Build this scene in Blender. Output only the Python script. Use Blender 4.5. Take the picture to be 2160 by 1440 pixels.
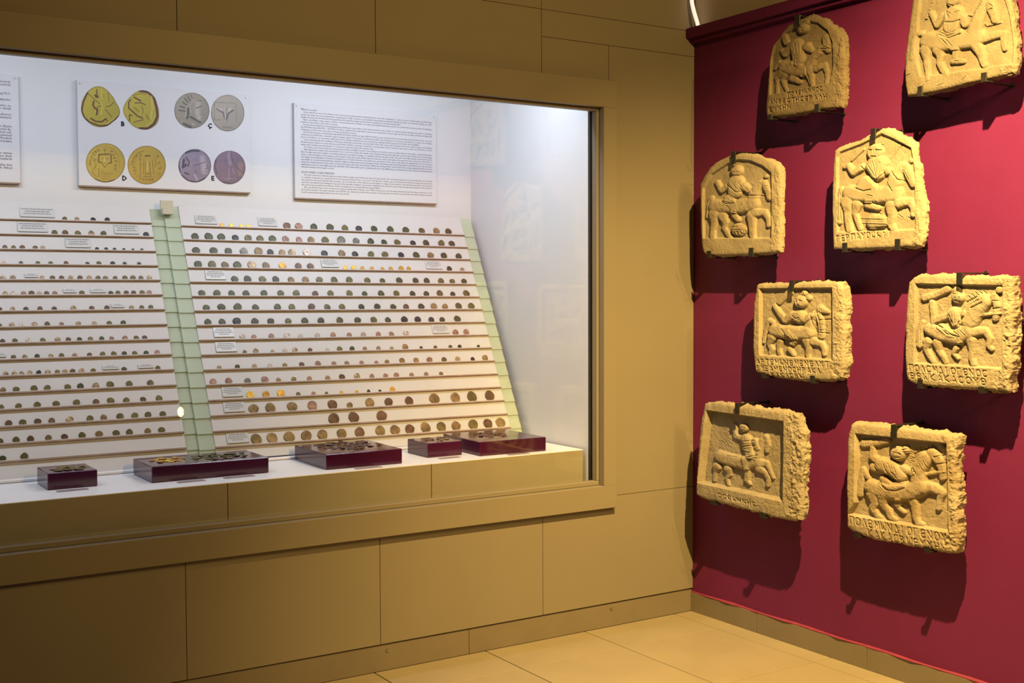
import bpy, math, random
import numpy as np
from mathutils import Matrix, Vector

for o in list(bpy.data.objects):
    bpy.data.objects.remove(o)
scene = bpy.context.scene
COL = scene.collection

# ------------------------------------------------------------------ camera
cam_d = bpy.data.cameras.new('camera')
cam = bpy.data.objects.new('camera', cam_d)
COL.objects.link(cam)
YAW, PITCH, ROLL, FPX = 0.5722758, 0.0432093, -0.0037380, 2515.969
fw = Vector((math.sin(YAW) * math.cos(PITCH), math.cos(YAW) * math.cos(PITCH), -math.sin(PITCH)))
r0 = Vector((math.cos(YAW), -math.sin(YAW), 0))
u0 = r0.cross(fw)
rr = r0 * math.cos(ROLL) + u0 * math.sin(ROLL)
uu = -r0 * math.sin(ROLL) + u0 * math.cos(ROLL)
M = Matrix((rr, uu, -fw)).transposed().to_4x4()
M.translation = Vector((-3.44487, -3.90758, 1.400))
cam.matrix_world = M
cam_d.sensor_fit = 'HORIZONTAL'
cam_d.sensor_width = 36.0
cam_d.lens = FPX / 2160 * 36.0
cam_d.clip_start = 0.05
scene.camera = cam

# ------------------------------------------------------------------ view, world, lights
scene.view_settings.view_transform = 'Standard'
scene.view_settings.look = 'None'
scene.view_settings.gamma = 1.0
scene.view_settings.use_curve_mapping = False
scene.view_settings.exposure = 0.0
world = bpy.data.worlds.new('world')
scene.world = world
world.use_nodes = True
world.node_tree.nodes['Background'].inputs[0].default_value = (1.0, 0.62, 0.34, 1)
world.node_tree.nodes['Background'].inputs[1].default_value = 0.003


def add_light(name, kind, loc, energy, color, target=None, **kw):
    d = bpy.data.lights.new(name, kind)
    d.energy = energy
    d.color = color
    for k, v in kw.items():
        setattr(d, k, v)
    o = bpy.data.objects.new(name, d)
    COL.objects.link(o)
    o.location = loc
    if target is not None:
        o.rotation_euler = (Vector(target) - Vector(loc)).to_track_quat('-Z', 'Y').to_euler()
    return o


WARM = (1.0, 0.64, 0.195)
# the spotlight that lights the stone reliefs from the ceiling track
add_light('relief_spotlight', 'SPOT', (-1.21, -2.23, 2.95), 1150, WARM, (0.0, -1.22, 0.55),
          spot_size=math.radians(96), spot_blend=1.0, shadow_soft_size=0.018)
# weaker lamps of a second track further back, aimed along the red wall at the corner
for ly, le in ((-4.9, 195), (-4.1, 115), (-3.4, 65)):
    add_light('track_spotlight', 'SPOT', (-0.90, ly, 3.05), le, WARM, (-0.85, 0.0, 1.45),
              spot_size=math.radians(84), spot_blend=1.0, shadow_soft_size=0.03)
# cool tubes behind the head of the showcase, tilted towards the boards
for i, (cx_, en) in enumerate(((-1.20, 14.5), (-2.3, 4.2), (-3.25, 12.0))):
    add_light('showcase_lamp', 'AREA', (cx_, 0.14, 2.40), en, (0.79, 0.85, 1.0), (cx_, 0.80, 1.0),
              shape='RECTANGLE', size=0.90, size_y=0.10)

# ------------------------------------------------------------------ measured sizes (millimetres)
# reliefs: outline, field, figures and letters in the plane of each stone, from the middle of its foot
STELES = {
1: {'a0':749,'z0':2045,'D':125,'T':32,'depth':11,'k':0.74,'top':[(-160.6,283.3),(-128.4,302.4),(-111.6,324.1),(-73.8,344.7),(-24.1,353.5),(8.6,359.3),(52.8,357.3),(96.6,336.4),(135.8,308.4),(168.8,278.9),(188.1,249.2)],'right':[(188.1,249.2),(194.3,201.7),(196.8,143.1),(195.5,85.1),(192.2,39.0),(188.9,0.0)],'bottom':[(-188.9,3.3),(-147.6,9.2),(-62.5,4.0),(19.9,5.3),(99.8,6.5),(188.9,0.0)],'left':[(-160.6,283.3),(-173.3,248.1),(-181.7,208.9),(-186.6,156.6),(-191.8,94.7),(-196.7,48.3),(-188.9,3.3)],'rec':[(-172.1,95.1),(-168.9,244.3),(-149.7,278.3),(-111.4,305.6),(-40.4,332.3),(16.8,342.7),(69.1,323.9),(116.6,288.4),(140.4,240.1),(141.3,151.9),(132.2,97.3),(35.3,96.5)],'horse':[[(-97.8,192.6,24.2),(-38.9,168.1,24.2),(22.6,158.5,24.2)],[(26.5,172.9,18.7),(42.3,200.4,16.6),(70.1,216.7,14.5)],[(81.9,229.5,13.9),(107.4,231.1,13.3),(115.4,215.0,10.3)],[(105.1,264.0,15.1),(109.3,239.6,14.5)],[(30.8,139.2,15.1),(35.0,120.6,10.9),(40.1,100.3,8.5)],[(58.7,161.9,16.6),(98.2,167.5,10.9),(110.3,139.0,8.5),(106.7,102.5,7.2)],[(-114.6,173.6,18.1),(-138.0,155.5,9.7),(-139.0,127.8,7.2),(-136.2,96.3,7.2)],[(-93.3,161.1,16.6),(-108.0,144.9,9.7),(-99.3,118.9,7.2),(-86.4,98.6,5.4)],[(-55.3,143.1,16.6),(-22.0,123.0,9.1)],[(-127.7,212.8,9.1),(-149.0,191.3,7.2)]],'rider':[[(-39.8,262.4,25.7),(-31.2,233.7,24.2),(-22.7,201.9,22.7)],[(-5.3,316.8,21.7)],[(12.8,337.5,13.6)],[(-64.7,263.7,15.7),(-93.9,236.5,12.7),(-113.1,253.5,9.1)],[(-98.7,303.3,12.7),(-90.0,280.3,12.1)],[(13.6,247.2,17.5),(36.0,228.4,9.7)],[(-39.2,198.5,18.1),(-6.0,169.0,12.1)],[(-5.8,144.8,9.1)]],'obj':[],'lines':[[(18.4,171.2),(22.7,140.5),(33.2,99.8)],[(-39.4,222.9),(-45.3,187.3),(-22.5,174.6)],[(81.9,226.6),(132.8,220.9)]],'fine':[[(-39.8,271.5),(-31.2,227.6)],[(-23.3,271.7),(-14.7,224.8)],[(-6.9,265.8),(-6.5,223.5)],[(-31.0,209.3),(-22.5,177.6)],[(-15.6,324.7),(-3.3,320.9)],[(-7.3,308.1),(5.0,306.5)],[(89.7,240.1),(121.2,222.8)],[(-102.7,282.5),(-94.2,268.8)]],'text':[('ΠΟΛΕΜWΝΝΟC',(-75.7,75.6),(99.2,74.0),18.7),('ΑΝΘΕCΤΗCΕΡΑΛΗ',(-169.7,60.4),(123.0,42.5),18.7),('ΕΥΧΗΝ',(-173.8,31.2),(-54.3,29.9),18.7)],'hook':((-15.2,376.0),(-14.8,330.6),32.6),'clips':[((-154.1,16.3),(-153.9,-16.5),28.6),((83.9,24.0),(84.2,-7.3),30.6)]},
2: {'a0':1424,'z0':2044,'D':135,'T':45,'depth':8,'k':0.845,'top':[(-166.8,394.5),(-122.1,405.9),(-65.5,406.0),(-1.9,397.3),(65.5,377.4),(125.8,352.5),(179.7,318.2)],'right':[(179.7,318.2),(187.9,276.7),(193.5,242.4),(197.1,175.5),(205.6,107.7),(209.0,51.9),(199.6,19.1)],'bottom':[(-198.6,2.8),(-151.4,-0.1),(-65.4,1.0),(17.4,8.5),(97.3,11.0),(149.0,14.5),(199.6,19.1)],'left':[(-166.8,394.5),(-173.7,360.2),(-180.5,318.6),(-186.0,291.0),(-194.2,237.3),(-203.8,178.8),(-210.4,107.4),(-209.6,46.7),(-198.6,2.8)],'rec':[(-143.4,58.6),(-158.8,116.0),(-157.5,242.4),(-147.3,347.5),(-1.3,360.4),(154.8,294.8),(186.7,199.6),(200.7,104.1),(199.1,46.8),(70.4,49.2)],'horse':[[(-110.3,172.0,31.3),(-53.5,152.7,27.8),(15.3,150.0,30.1),(68.9,149.6,32.4)],[(63.3,168.9,25.9),(73.4,198.8,21.3),(86.0,234.9,18.5),(98.8,257.2,16.2)],[(115.8,247.0,16.2),(127.9,217.7,13.9),(135.5,190.5,11.1)],[(84.8,142.3,18.5),(139.3,146.1,14.4),(167.4,143.3,12.0),(167.8,114.2,10.4),(170.7,97.1,8.3)],[(71.9,126.4,19.7),(86.9,94.3,13.0),(93.8,68.2,10.2),(99.2,57.1,8.8)],[(-121.5,145.5,22.0),(-119.5,109.6,12.7),(-116.2,78.2,10.2),(-114.4,45.9,9.7)],[(-73.0,137.3,20.8),(-64.2,114.7,14.4),(-69.5,94.4,12.0),(-55.1,66.4,11.1),(-40.9,47.8,9.3)],[(-139.5,201.0,10.4),(-162.8,202.8,10.4),(-172.7,173.4,11.6),(-175.0,125.8,12.7)]],'rider':[[(-16.0,236.5,32.4),(-22.4,203.0,27.3)],[(-19.4,283.5,20.4)],[(-57.6,242.2,14.4),(-79.7,216.0,10.6),(-103.0,260.4,9.7)],[(17.0,221.0,16.2),(28.1,198.2,11.6)],[(-62.4,184.7,12.7),(-28.8,174.0,13.9),(9.5,178.6,11.6)],[(-39.7,159.6,23.2),(-11.9,143.1,19.7),(-3.4,123.2,13.4),(-8.5,98.5,12.0)],[(-13.8,89.0,12.0),(21.7,82.1,8.3)]],'obj':[[(-124.3,249.2,5.1),(-92.4,314.8,5.6)],[(35.7,228.8,3.7),(67.9,218.1,3.5),(107.8,181.1,3.7),(154.1,182.5,3.7)]],'lines':[[(-43.9,260.5),(-29.6,229.9)],[(-43.3,218.5),(-12.9,212.8),(11.6,215.1)],[(-68.1,192.7),(-34.3,172.6),(9.5,178.6)],[(-65.2,182.8),(-28.7,164.7),(15.0,170.7)],[(65.1,225.4),(88.4,250.3)]],'fine':[[(-30.3,274.1),(-13.6,265.0)],[(-41.1,255.3),(-21.5,242.2)],[(-7.8,241.9),(11.2,245.1)],[(-23.8,210.2),(-20.8,193.4)],[(62.4,225.9),(72.9,230.7)],[(67.6,231.7),(78.1,236.5)],[(72.8,237.5),(83.3,243.4)],[(78.0,243.3),(88.4,250.3)],[(84.5,248.8),(93.6,257.1)],[(112.2,227.5),(130.3,228.4)],[(119.8,244.0),(130.2,235.2)],[(-56.5,167.3),(-33.9,144.6)],[(-39.8,164.3),(-14.5,136.6)],[(-117.2,258.5),(-110.1,259.4)],[(-114.5,267.4),(-105.9,269.2)],[(-110.4,278.4),(-101.8,280.2)],[(-106.2,289.3),(-97.7,291.2)],[(-11.1,87.4),(16.2,87.6)],[(-205.4,70.3),(-181.7,74.0)],[(-151.6,16.7),(-128.5,30.1)],[(17.2,20.5),(33.2,34.3)],[(-76.9,17.9),(-54.5,24.1)]],'text':[],'clips':[((-131.3,22.2),(-131.0,-2.9),26.0),((110.6,29.8),(110.9,10.1),27.4)]},
3: {'a0':420,'z0':1533,'D':125,'T':30,'depth':11,'k':0.698,'top':[(-243.4,295.9),(-216.0,330.7),(-161.9,374.4),(-99.1,395.0),(-37.7,401.2),(27.1,400.7),(95.0,387.7),(161.4,362.5),(196.2,342.1),(215.6,321.7)],'right':[(215.6,321.7),(218.4,242.3),(220.0,155.1),(218.9,77.3),(216.9,5.0)],'bottom':[(-217.0,14.5),(-179.7,1.7),(-63.5,-0.3),(75.3,-0.0),(216.9,5.0)],'left':[(-243.4,295.9),(-240.5,214.7),(-237.6,113.2),(-230.7,45.3),(-217.0,14.5)],'rec':[(-217.3,75.2),(-220.8,280.7),(-171.5,333.7),(-75.2,368.2),(-9.6,378.5),(54.7,369.3),(117.6,344.5),(168.3,311.8),(170.2,60.4)],'horse':[[(-146.4,202.2,29.8),(-74.2,196.2,25.9),(5.5,193.0,29.8),(60.4,199.3,30.8)],[(67.0,224.5,21.4),(84.8,255.1,18.1),(107.0,275.7,14.9)],[(124.7,275.9,13.6),(144.8,244.5,12.3),(153.8,213.9,9.4)],[(135.6,300.3,9.1)],[(78.7,163.0,21.1),(127.8,163.4,13.0),(150.0,140.1,11.3),(152.4,111.6,9.7)],[(60.7,154.4,21.1),(60.9,122.4,15.6),(63.4,83.8,13.0),(68.1,64.3,11.0)],[(-151.1,172.6,25.9),(-153.3,132.8,14.9),(-163.0,106.5,12.3),(-162.8,74.8,13.6)],[(-102.6,160.0,21.1),(-88.1,136.2,13.6),(-97.6,113.6,10.4),(-68.7,79.4,9.7),(-52.1,62.4,7.8)],[(-171.0,237.1,11.0),(-188.1,211.4,9.1),(-197.8,161.8,7.1)]],'rider':[[(-27.6,286.0,34.0),(-32.1,253.9,29.8)],[(-23.2,334.4,24.0)],[(-79.4,276.9,13.6),(-110.4,262.7,11.7),(-137.2,297.8,11.0)],[(18.8,269.6,17.8),(44.1,253.3,13.0)],[(-64.8,223.5,24.3),(-29.4,195.1,17.8),(-36.2,159.7,13.6),(-15.0,140.7,10.4)]],'obj':[[(-17.1,103.4,25.9),(1.5,99.3,22.7)]],'lines':[[(-79.5,290.0),(-18.0,249.6),(28.1,249.6)],[(-112.6,226.6),(-74.2,207.7),(-27.1,208.0)],[(-120.3,309.7),(-79.8,345.7)],[(46.5,232.3),(100.6,228.6),(131.7,223.3)]],'fine':[[(-65.2,292.2),(-22.7,251.6)],[(-41.7,293.6),(0.5,251.6)],[(-9.0,287.8),(18.9,263.1)],[(-46.7,349.4),(-0.1,348.5)],[(-37.2,332.3),(-25.5,331.3)],[(-13.9,330.3),(0.0,329.2)],[(-27.8,316.9),(-9.2,315.4)],[(55.3,276.5),(73.6,240.0)],[(-98.2,222.4),(-36.5,205.3)],[(-55.5,235.9),(-36.6,221.6)],[(-36.3,176.0),(-17.5,171.7)],[(-220.6,247.1),(-217.7,146.0)],[(-64.2,115.3),(29.0,114.2)],[(-45.2,101.4),(29.1,101.3)],[(131.4,264.4),(149.0,263.0)]],'text':[('ΛΕΡWΝ',(-54.5,75.6),(47.5,84.4),17.8)],'hook':((-22.7,406.3),(-22.5,365.1),30.6),'clips':[((-164.0,20.4),(-163.9,-7.7),30.2),((77.4,24.9),(77.6,-0.7),32.5)]},
4: {'a0':1095,'z0':1537,'D':130,'T':32,'depth':9,'k':0.799,'top':[(-190.9,359.6),(-173.1,369.7),(-77.3,383.4),(-10.0,402.6),(27.0,416.4),(55.6,413.1),(88.1,391.6),(128.0,374.3),(151.7,357.4),(161.6,338.8)],'right':[(161.6,338.8),(162.2,297.4),(181.8,273.3),(178.3,248.2),(184.8,196.9),(208.6,135.0),(201.5,94.3),(202.2,46.6),(193.2,2.4)],'bottom':[(-194.0,4.6),(-116.3,0.6),(-30.5,0.3),(93.0,0.8),(193.2,2.4)],'left':[(-190.9,359.6),(-197.1,310.6),(-200.8,235.4),(-200.8,97.9),(-194.0,4.6)],'rec':[(-172.2,65.7),(-177.2,336.1),(-164.1,351.8),(-64.4,371.3),(23.1,397.2),(72.2,375.6),(146.1,335.6),(162.8,252.7),(169.2,59.2)],'horse':[[(-114.2,201.9,30.2),(-53.8,191.0,26.9),(17.4,186.1,31.2),(74.5,188.7,34.4)],[(78.1,224.2,26.9),(87.8,255.8,21.6),(109.4,276.6,17.7)],[(123.3,277.0,15.1),(141.4,244.9,15.1),(155.5,211.8,11.8)],[(144.7,292.6,9.8)],[(99.0,154.6,21.3),(142.6,156.7,13.8),(158.5,134.9,11.8),(159.6,110.8,11.2)],[(67.0,146.9,22.3),(67.4,111.0,14.8),(63.7,85.1,13.1),(72.0,68.4,12.5)],[(-126.9,172.3,26.2),(-124.3,134.9,16.4),(-124.0,100.9,13.1),(-117.1,71.8,13.8)],[(-83.4,159.4,21.3),(-93.9,129.8,11.8),(-82.8,102.3,9.8),(-69.6,73.1,9.2)],[(-156.0,218.4,10.5),(-162.3,181.4,11.5),(-161.8,137.0,12.5),(-163.7,101.2,9.8)]],'rider':[[(3.8,285.9,41.0),(8.3,262.5,27.9)],[(-5.1,336.2,28.9)],[(-63.4,288.5,13.8),(-99.8,273.2,13.8),(-123.9,298.9,11.2),(-141.4,297.1,8.5)],[(49.3,265.6,15.7)],[(-45.8,227.1,31.2),(-7.6,201.1,20.3),(-21.9,172.2,14.8),(-36.5,154.9,13.8),(9.7,142.1,11.2)]],'obj':[[(-111.1,318.0,4.6),(-59.9,351.6,4.9)],[(-6.4,95.1,29.5),(26.8,93.4,23.0)]],'lines':[[(-63.5,291.9),(-25.0,252.0),(8.5,239.4),(41.2,259.7)],[(61.4,271.1),(98.1,232.3),(129.9,223.4)],[(45.5,236.5),(74.4,195.2)],[(76.4,363.8),(132.4,338.6)],[(52.9,301.1),(108.5,353.9)],[(-84.0,216.6),(-49.7,204.1),(-16.1,206.6)],[(-34.5,352.3),(-21.9,344.4),(-13.5,343.6)],[(3.2,341.9),(23.8,339.9)],[(-17.4,320.9),(3.4,318.9)]],'fine':[[(-33.9,299.2),(4.3,249.7)],[(-8.8,303.5),(8.4,246.0)],[(24.3,297.2),(16.7,248.6)],[(-34.7,362.3),(23.6,357.9)],[(-30.4,355.2),(-9.6,366.3)],[(-9.4,353.1),(2.9,366.6)],[(11.3,351.0),(15.3,365.3)],[(-34.5,345.7),(-15.6,343.8)],[(7.3,341.5),(27.9,339.5)],[(-5.1,342.8),(-2.9,327.7)],[(-40.8,166.8),(-7.2,164.7)],[(-32.7,189.5),(-7.4,184.5)],[(-175.9,206.2),(-170.3,103.3)],[(-169.2,205.7),(-165.0,103.0)],[(-158.1,205.0),(-156.1,102.5)],[(-74.2,108.5),(51.3,98.8)],[(-65.5,91.3),(47.4,82.6)],[(-52.5,77.3),(35.3,73.3)],[(85.4,285.2),(73.7,253.8)],[(101.4,287.0),(89.9,245.9)],[(121.5,262.6),(141.6,228.9)],[(5.7,127.5),(26.6,113.2)],[(91.5,116.2),(111.7,102.1)],[(131.4,104.3),(155.1,93.5)]],'text':[('ΓΕΡΠΑΥΟCΚΥΤ',(-174.1,31.5),(76.3,45.3),24.6)],'hook':((0.1,425.1),(0.6,379.7),27.1),'clips':[((-123.1,23.5),(-122.9,-2.6),28.7),((107.8,28.5),(108.2,1.9),28.7)]},
5: {'a0':728,'z0':1059,'D':130,'T':50,'depth':15,'k':0.744,'top':[(-215.1,353.5),(-202.2,360.5),(-105.2,362.0),(-3.6,362.8),(94.3,366.2),(170.1,367.4),(207.2,364.2),(222.1,341.5)],'right':[(222.1,341.5),(226.3,296.2),(226.8,248.0),(233.2,163.2),(232.8,97.9),(230.6,63.7),(220.0,20.4)],'bottom':[(-219.2,23.5),(-204.0,15.0),(-144.2,4.7),(-20.4,0.0),(97.8,2.0),(173.8,6.2),(220.0,20.4)],'left':[(-215.1,353.5),(-229.7,271.9),(-233.6,210.1),(-232.9,117.3),(-228.2,61.7),(-219.2,23.5)],'rec':[(-193.8,83.4),(-195.7,342.7),(172.2,344.5),(176.8,81.0)],'horse':[[(-116.3,182.2,26.0),(-70.7,177.4,27.1),(-5.9,176.3,27.1),(49.5,177.8,27.1)],[(53.3,189.7,20.6),(66.7,222.2,17.1),(82.0,247.3,14.8)],[(97.4,249.0,13.6),(113.0,220.2,12.4),(117.1,191.3,11.2),(114.7,165.2,11.2)],[(110.6,266.5,16.2),(144.9,255.4,7.7)],[(-132.8,154.5,20.6),(-149.4,129.5,11.2),(-132.4,108.9,11.8),(-144.9,85.5,9.4)],[(-91.0,140.7,13.3),(-99.1,116.3,10.0),(-94.8,98.3,10.0),(-88.5,86.5,8.3)],[(45.9,148.3,19.5),(54.0,122.2,12.4),(48.3,98.4,9.4),(54.3,84.0,8.8)],[(77.1,146.5,17.1),(115.7,139.1,12.4),(129.2,122.2,10.0),(129.4,100.5,8.8)],[(-131.1,212.2,10.6),(-150.1,220.9,9.4),(-171.0,180.8,7.1),(-179.2,134.6,6.5)]],'rider':[[(9.5,235.8,27.1),(-22.5,241.2,18.3)],[(16.9,293.5,25.4)],[(52.2,306.9,11.8)],[(32.5,324.4,11.8)],[(-26.6,241.2,17.1),(-62.9,221.1,14.2),(-96.0,249.1,11.8),(-119.1,276.0,10.6)],[(37.3,227.5,17.7),(76.2,242.8,12.4)],[(-38.1,172.4,19.5),(-5.8,158.5,16.2),(-25.7,137.0,13.6)],[(-41.6,112.5,11.2),(-21.2,92.5,8.8)]],'obj':[[(-96.4,289.8,11.8),(-43.5,328.9,14.2)]],'lines':[[(68.3,260.2),(76.5,216.6),(88.4,181.8),(145.7,177.7)],[(95.4,254.7),(107.2,225.9),(111.5,182.5)],[(107.2,225.9),(164.0,229.9)],[(-70.8,186.5),(-54.3,168.9),(-33.9,157.6)],[(-18.5,238.3),(-2.4,229.7),(17.5,233.0)],[(-7.0,303.7),(1.0,300.8)],[(16.9,297.9),(28.8,295.0)],[(3.0,294.9),(5.1,280.1),(13.1,278.7)],[(-2.7,271.2),(17.1,271.4)]],'fine':[[(-7.2,324.4),(8.8,315.6)],[(8.7,330.3),(20.7,318.5)],[(24.5,331.8),(34.5,318.6)],[(42.3,328.8),(44.3,315.6)],[(52.2,315.6),(44.4,306.8)],[(56.2,301.0),(44.5,298.0)],[(-6.6,253.3),(17.3,256.6)],[(-14.4,226.5),(25.5,227.3)],[(76.1,254.5),(64.6,239.7)],[(87.6,260.5),(80.1,242.9)],[(103.0,266.5),(99.3,249.0)],[(118.3,266.6),(120.3,252.2)],[(84.1,228.4),(95.9,205.3)],[(115.0,211.6),(137.9,206.3)],[(103.7,188.1),(134.2,191.8)],[(-103.9,200.7),(-87.4,198.1)],[(-38.0,160.4),(-21.6,137.1)],[(-21.9,163.9),(-1.6,140.8)],[(-219.1,302.8),(-209.5,179.8)],[(-188.1,180.3),(-181.0,94.7)]],'text':[('ΑΡΤΕΜWΝΕΜΕΝΕΛΧΤ',(-208.6,48.8),(169.5,56.2),23.0),('ΕΥΞΑΜΕΝΟCΗΡΑΚΛ',(-208.4,24.1),(128.2,30.9),21.8),('ΚΑΚΑCΒW',(-131.6,5.4),(43.2,8.3),17.7)],'hook':((-10.8,374.1),(-10.5,333.3),28.5),'clips':[((-154.9,16.3),(-154.7,-12.8),28.5),((95.7,19.4),(95.9,-2.2),29.7)]},
6: {'a0':1424,'z0':1072,'D':125,'T':62,'depth':12,'k':0.854,'top':[(-192.9,349.1),(-163.0,374.2),(-54.5,373.8),(33.6,368.2),(118.5,367.2),(195.5,363.4)],'right':[(195.5,363.4),(200.0,283.0),(201.4,196.9),(201.2,110.6),(197.2,52.7),(193.2,2.7)],'bottom':[(-192.4,17.2),(-175.2,8.2),(-122.5,0.4),(-13.6,1.0),(90.4,3.5),(193.2,2.7)],'left':[(-192.9,349.1),(-199.9,296.0),(-202.7,217.6),(-205.3,123.4),(-202.4,44.9),(-192.4,17.2)],'rec':[(-162.8,75.2),(-162.6,344.2),(168.4,336.3),(169.3,74.3)],'horse':[[(-102.9,192.0,22.3),(-59.0,174.8,23.5),(-1.8,167.5,25.6),(39.8,186.7,28.6)],[(49.6,222.6,30.1),(69.6,255.6,29.5),(99.7,285.3,25.6)],[(136.1,300.1,13.8),(148.1,271.1,12.6),(142.1,236.1,10.8)],[(155.5,321.9,12.6)],[(60.4,187.3,19.9),(104.5,191.4,12.6),(121.6,168.5,10.2),(116.9,144.9,9.0),(128.8,133.6,7.8)],[(53.9,160.3,18.1),(57.8,133.7,12.0),(54.8,103.9,10.2),(63.7,82.0,9.6)],[(-113.4,148.6,18.1),(-120.5,126.7,11.4),(-101.6,96.7,10.2),(-88.6,81.3,8.4)],[(-73.1,146.9,18.7),(-69.1,122.6,11.4),(-50.7,99.0,10.2),(-41.5,83.6,8.4)],[(-136.5,212.8,10.2),(-145.4,181.6,13.2),(-144.8,138.2,12.6)]],'rider':[[(-10.0,245.5,23.5),(1.0,215.7,18.7)],[(3.3,298.2,21.1)],[(-0.5,320.7,14.4)],[(-34.7,237.6,12.6),(-88.6,219.9,12.6),(-94.6,256.5,10.2),(-98.6,281.0,10.2)],[(28.5,246.1,14.4),(69.9,240.8,8.4),(120.4,244.5,5.4),(156.7,248.0,4.8)],[(-59.3,199.2,14.4),(-23.2,175.9,15.7),(12.1,173.9,13.8),(15.9,153.1,12.0)],[(-1.3,132.9,10.2),(-13.4,115.8,7.2),(4.5,98.5,6.0)]],'obj':[[(-130.2,296.2,12.6),(-89.8,304.0,12.0),(-39.5,323.7,13.2)],[(140.5,231.7,10.8)]],'lines':[[(-31.4,251.3),(-2.3,197.6),(28.7,234.2)],[(-66.6,205.1),(-26.8,178.8),(15.7,171.0)],[(31.4,281.9),(69.0,299.9)],[(45.4,273.1),(86.1,291.1)],[(59.3,264.3),(99.7,282.4)],[(130.1,262.2),(156.4,265.4)],[(-3.6,287.7),(14.0,284.8)]],'fine':[[(38.1,302.8),(62.4,282.1)],[(51.7,308.7),(74.3,288.1)],[(65.3,314.6),(87.7,295.5)],[(78.9,317.6),(101.1,301.4)],[(92.4,320.5),(112.8,305.9)],[(-24.4,260.4),(-16.6,215.3)],[(-3.3,266.6),(-2.4,206.6)],[(14.4,257.8),(8.1,209.8)],[(-10.9,308.7),(17.1,311.7)],[(-3.7,298.2),(3.3,298.2)],[(10.3,298.2),(17.3,298.2)],[(-126.6,305.5),(-126.3,287.0)],[(-108.1,305.5),(-107.9,287.1)],[(129.3,311.7),(155.8,308.8)],[(133.0,288.4),(156.1,288.5)],[(-63.0,205.2),(12.3,164.9)],[(-52.2,208.5),(15.6,177.0)],[(-30.6,196.9),(-2.2,191.5)],[(-154.9,187.5),(-152.3,137.9)],[(-139.9,191.0),(-139.1,132.2)],[(18.9,192.1),(39.9,174.8)]],'text':[('ΠΟΛCΜΔΙΟΓΕΝΟC',(-183.3,49.1),(126.8,45.6),24.7),('ΘΕWΚΑΚΑCΟΥΘ',(-179.2,22.7),(123.9,19.0),24.7)],'hook':((22.4,377.2),(22.9,341.5),26.8),'clips':[((-126.5,21.9),(-126.2,-2.9),26.4),((108.9,12.7),(109.2,-9.9),28.2)]},
7: {'a0':480,'z0':523,'D':150,'T':45,'depth':32,'k':0.711,'top':[(-240.7,404.5),(-221.3,416.6),(-147.5,423.1),(-33.7,417.2),(88.1,416.2),(185.7,415.4),(265.9,413.5)],'right':[(265.9,413.5),(291.7,374.3),(307.6,296.8),(304.7,213.9),(298.4,144.0),(301.3,75.3),(290.4,12.0)],'bottom':[(-289.8,27.1),(-264.2,19.3),(-197.2,13.8),(-62.5,11.5),(91.2,4.3),(189.1,0.2),(290.4,12.0)],'left':[(-240.7,404.5),(-262.8,334.3),(-276.4,218.5),(-284.6,141.0),(-291.7,74.9),(-289.8,27.1)],'rec':[(-278.6,78.5),(-226.7,383.0),(205.1,376.8),(200.5,70.8)],'horse':[[(-165.3,197.0,26.2),(-90.0,189.1,27.6),(-21.8,188.1,29.1),(34.4,204.0,26.9)],[(39.4,224.5,21.8),(55.8,258.8,17.4),(69.1,285.5,14.5)],[(86.5,301.6,13.1),(96.6,274.0,11.6),(90.4,249.0,9.5)],[(-186.9,153.1,20.0),(-197.8,129.1,9.5),(-205.9,95.9,8.0)],[(-121.8,150.0,20.0),(-113.6,132.4,10.9),(-132.3,115.0,8.0),(-121.4,88.5,7.3)],[(54.7,197.4,20.0),(89.7,201.6,11.6),(107.3,175.1,8.7),(124.7,148.8,7.3)],[(54.9,175.8,18.2),(85.0,163.4,11.6),(102.6,142.3,9.5),(97.8,116.6,8.7)],[(-176.3,214.6,9.5),(-198.1,193.2,7.3),(-203.4,151.0,6.5)]],'rider':[[(-17.3,283.7,22.5),(-6.8,252.0,22.5),(8.8,228.2,24.0)],[(-33.1,327.8,18.2)],[(-40.6,284.9,13.1),(-80.0,288.2,10.2),(-85.6,333.8,9.5)],[(28.8,279.4,15.3),(51.8,254.8,13.1)],[(-16.8,203.4,18.2),(-11.3,156.5,13.1),(-16.2,121.1,10.9),(-0.7,108.6,7.3)]],'obj':[],'lines':[[(-48.1,232.7),(8.7,235.5)],[(8.9,217.3),(49.4,229.3)],[(-32.6,252.8),(39.1,267.8)]],'fine':[[(-38.0,274.2),(33.9,285.4)],[(-32.7,263.8),(34.0,272.7)],[(-22.2,246.6),(34.1,256.4)],[(-11.7,218.6),(49.5,218.4)],[(-1.3,208.8),(39.5,206.4)],[(-43.5,328.6),(-33.1,331.4)],[(-25.3,328.5),(-17.6,330.3)],[(-38.2,318.1),(-22.7,320.4)],[(-128.0,301.9),(-95.9,297.7)],[(-133.2,279.1),(-101.1,267.5)],[(-138.5,248.7),(-100.9,237.9)],[(-154.8,269.4),(-127.7,249.8)],[(79.0,304.4),(94.0,298.8)],[(-116.7,206.4),(-63.7,208.9)]],'text':[('ΟCΕWΝΝΗC',(-153.5,37.2),(71.0,30.0),18.2)],'hook':((-29.5,418.3),(-29.3,386.2),28.6),'clips':[((-169.8,19.8),(-169.6,-12.2),35.8),((110.9,14.5),(111.2,-14.8),35.8)]},
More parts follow.
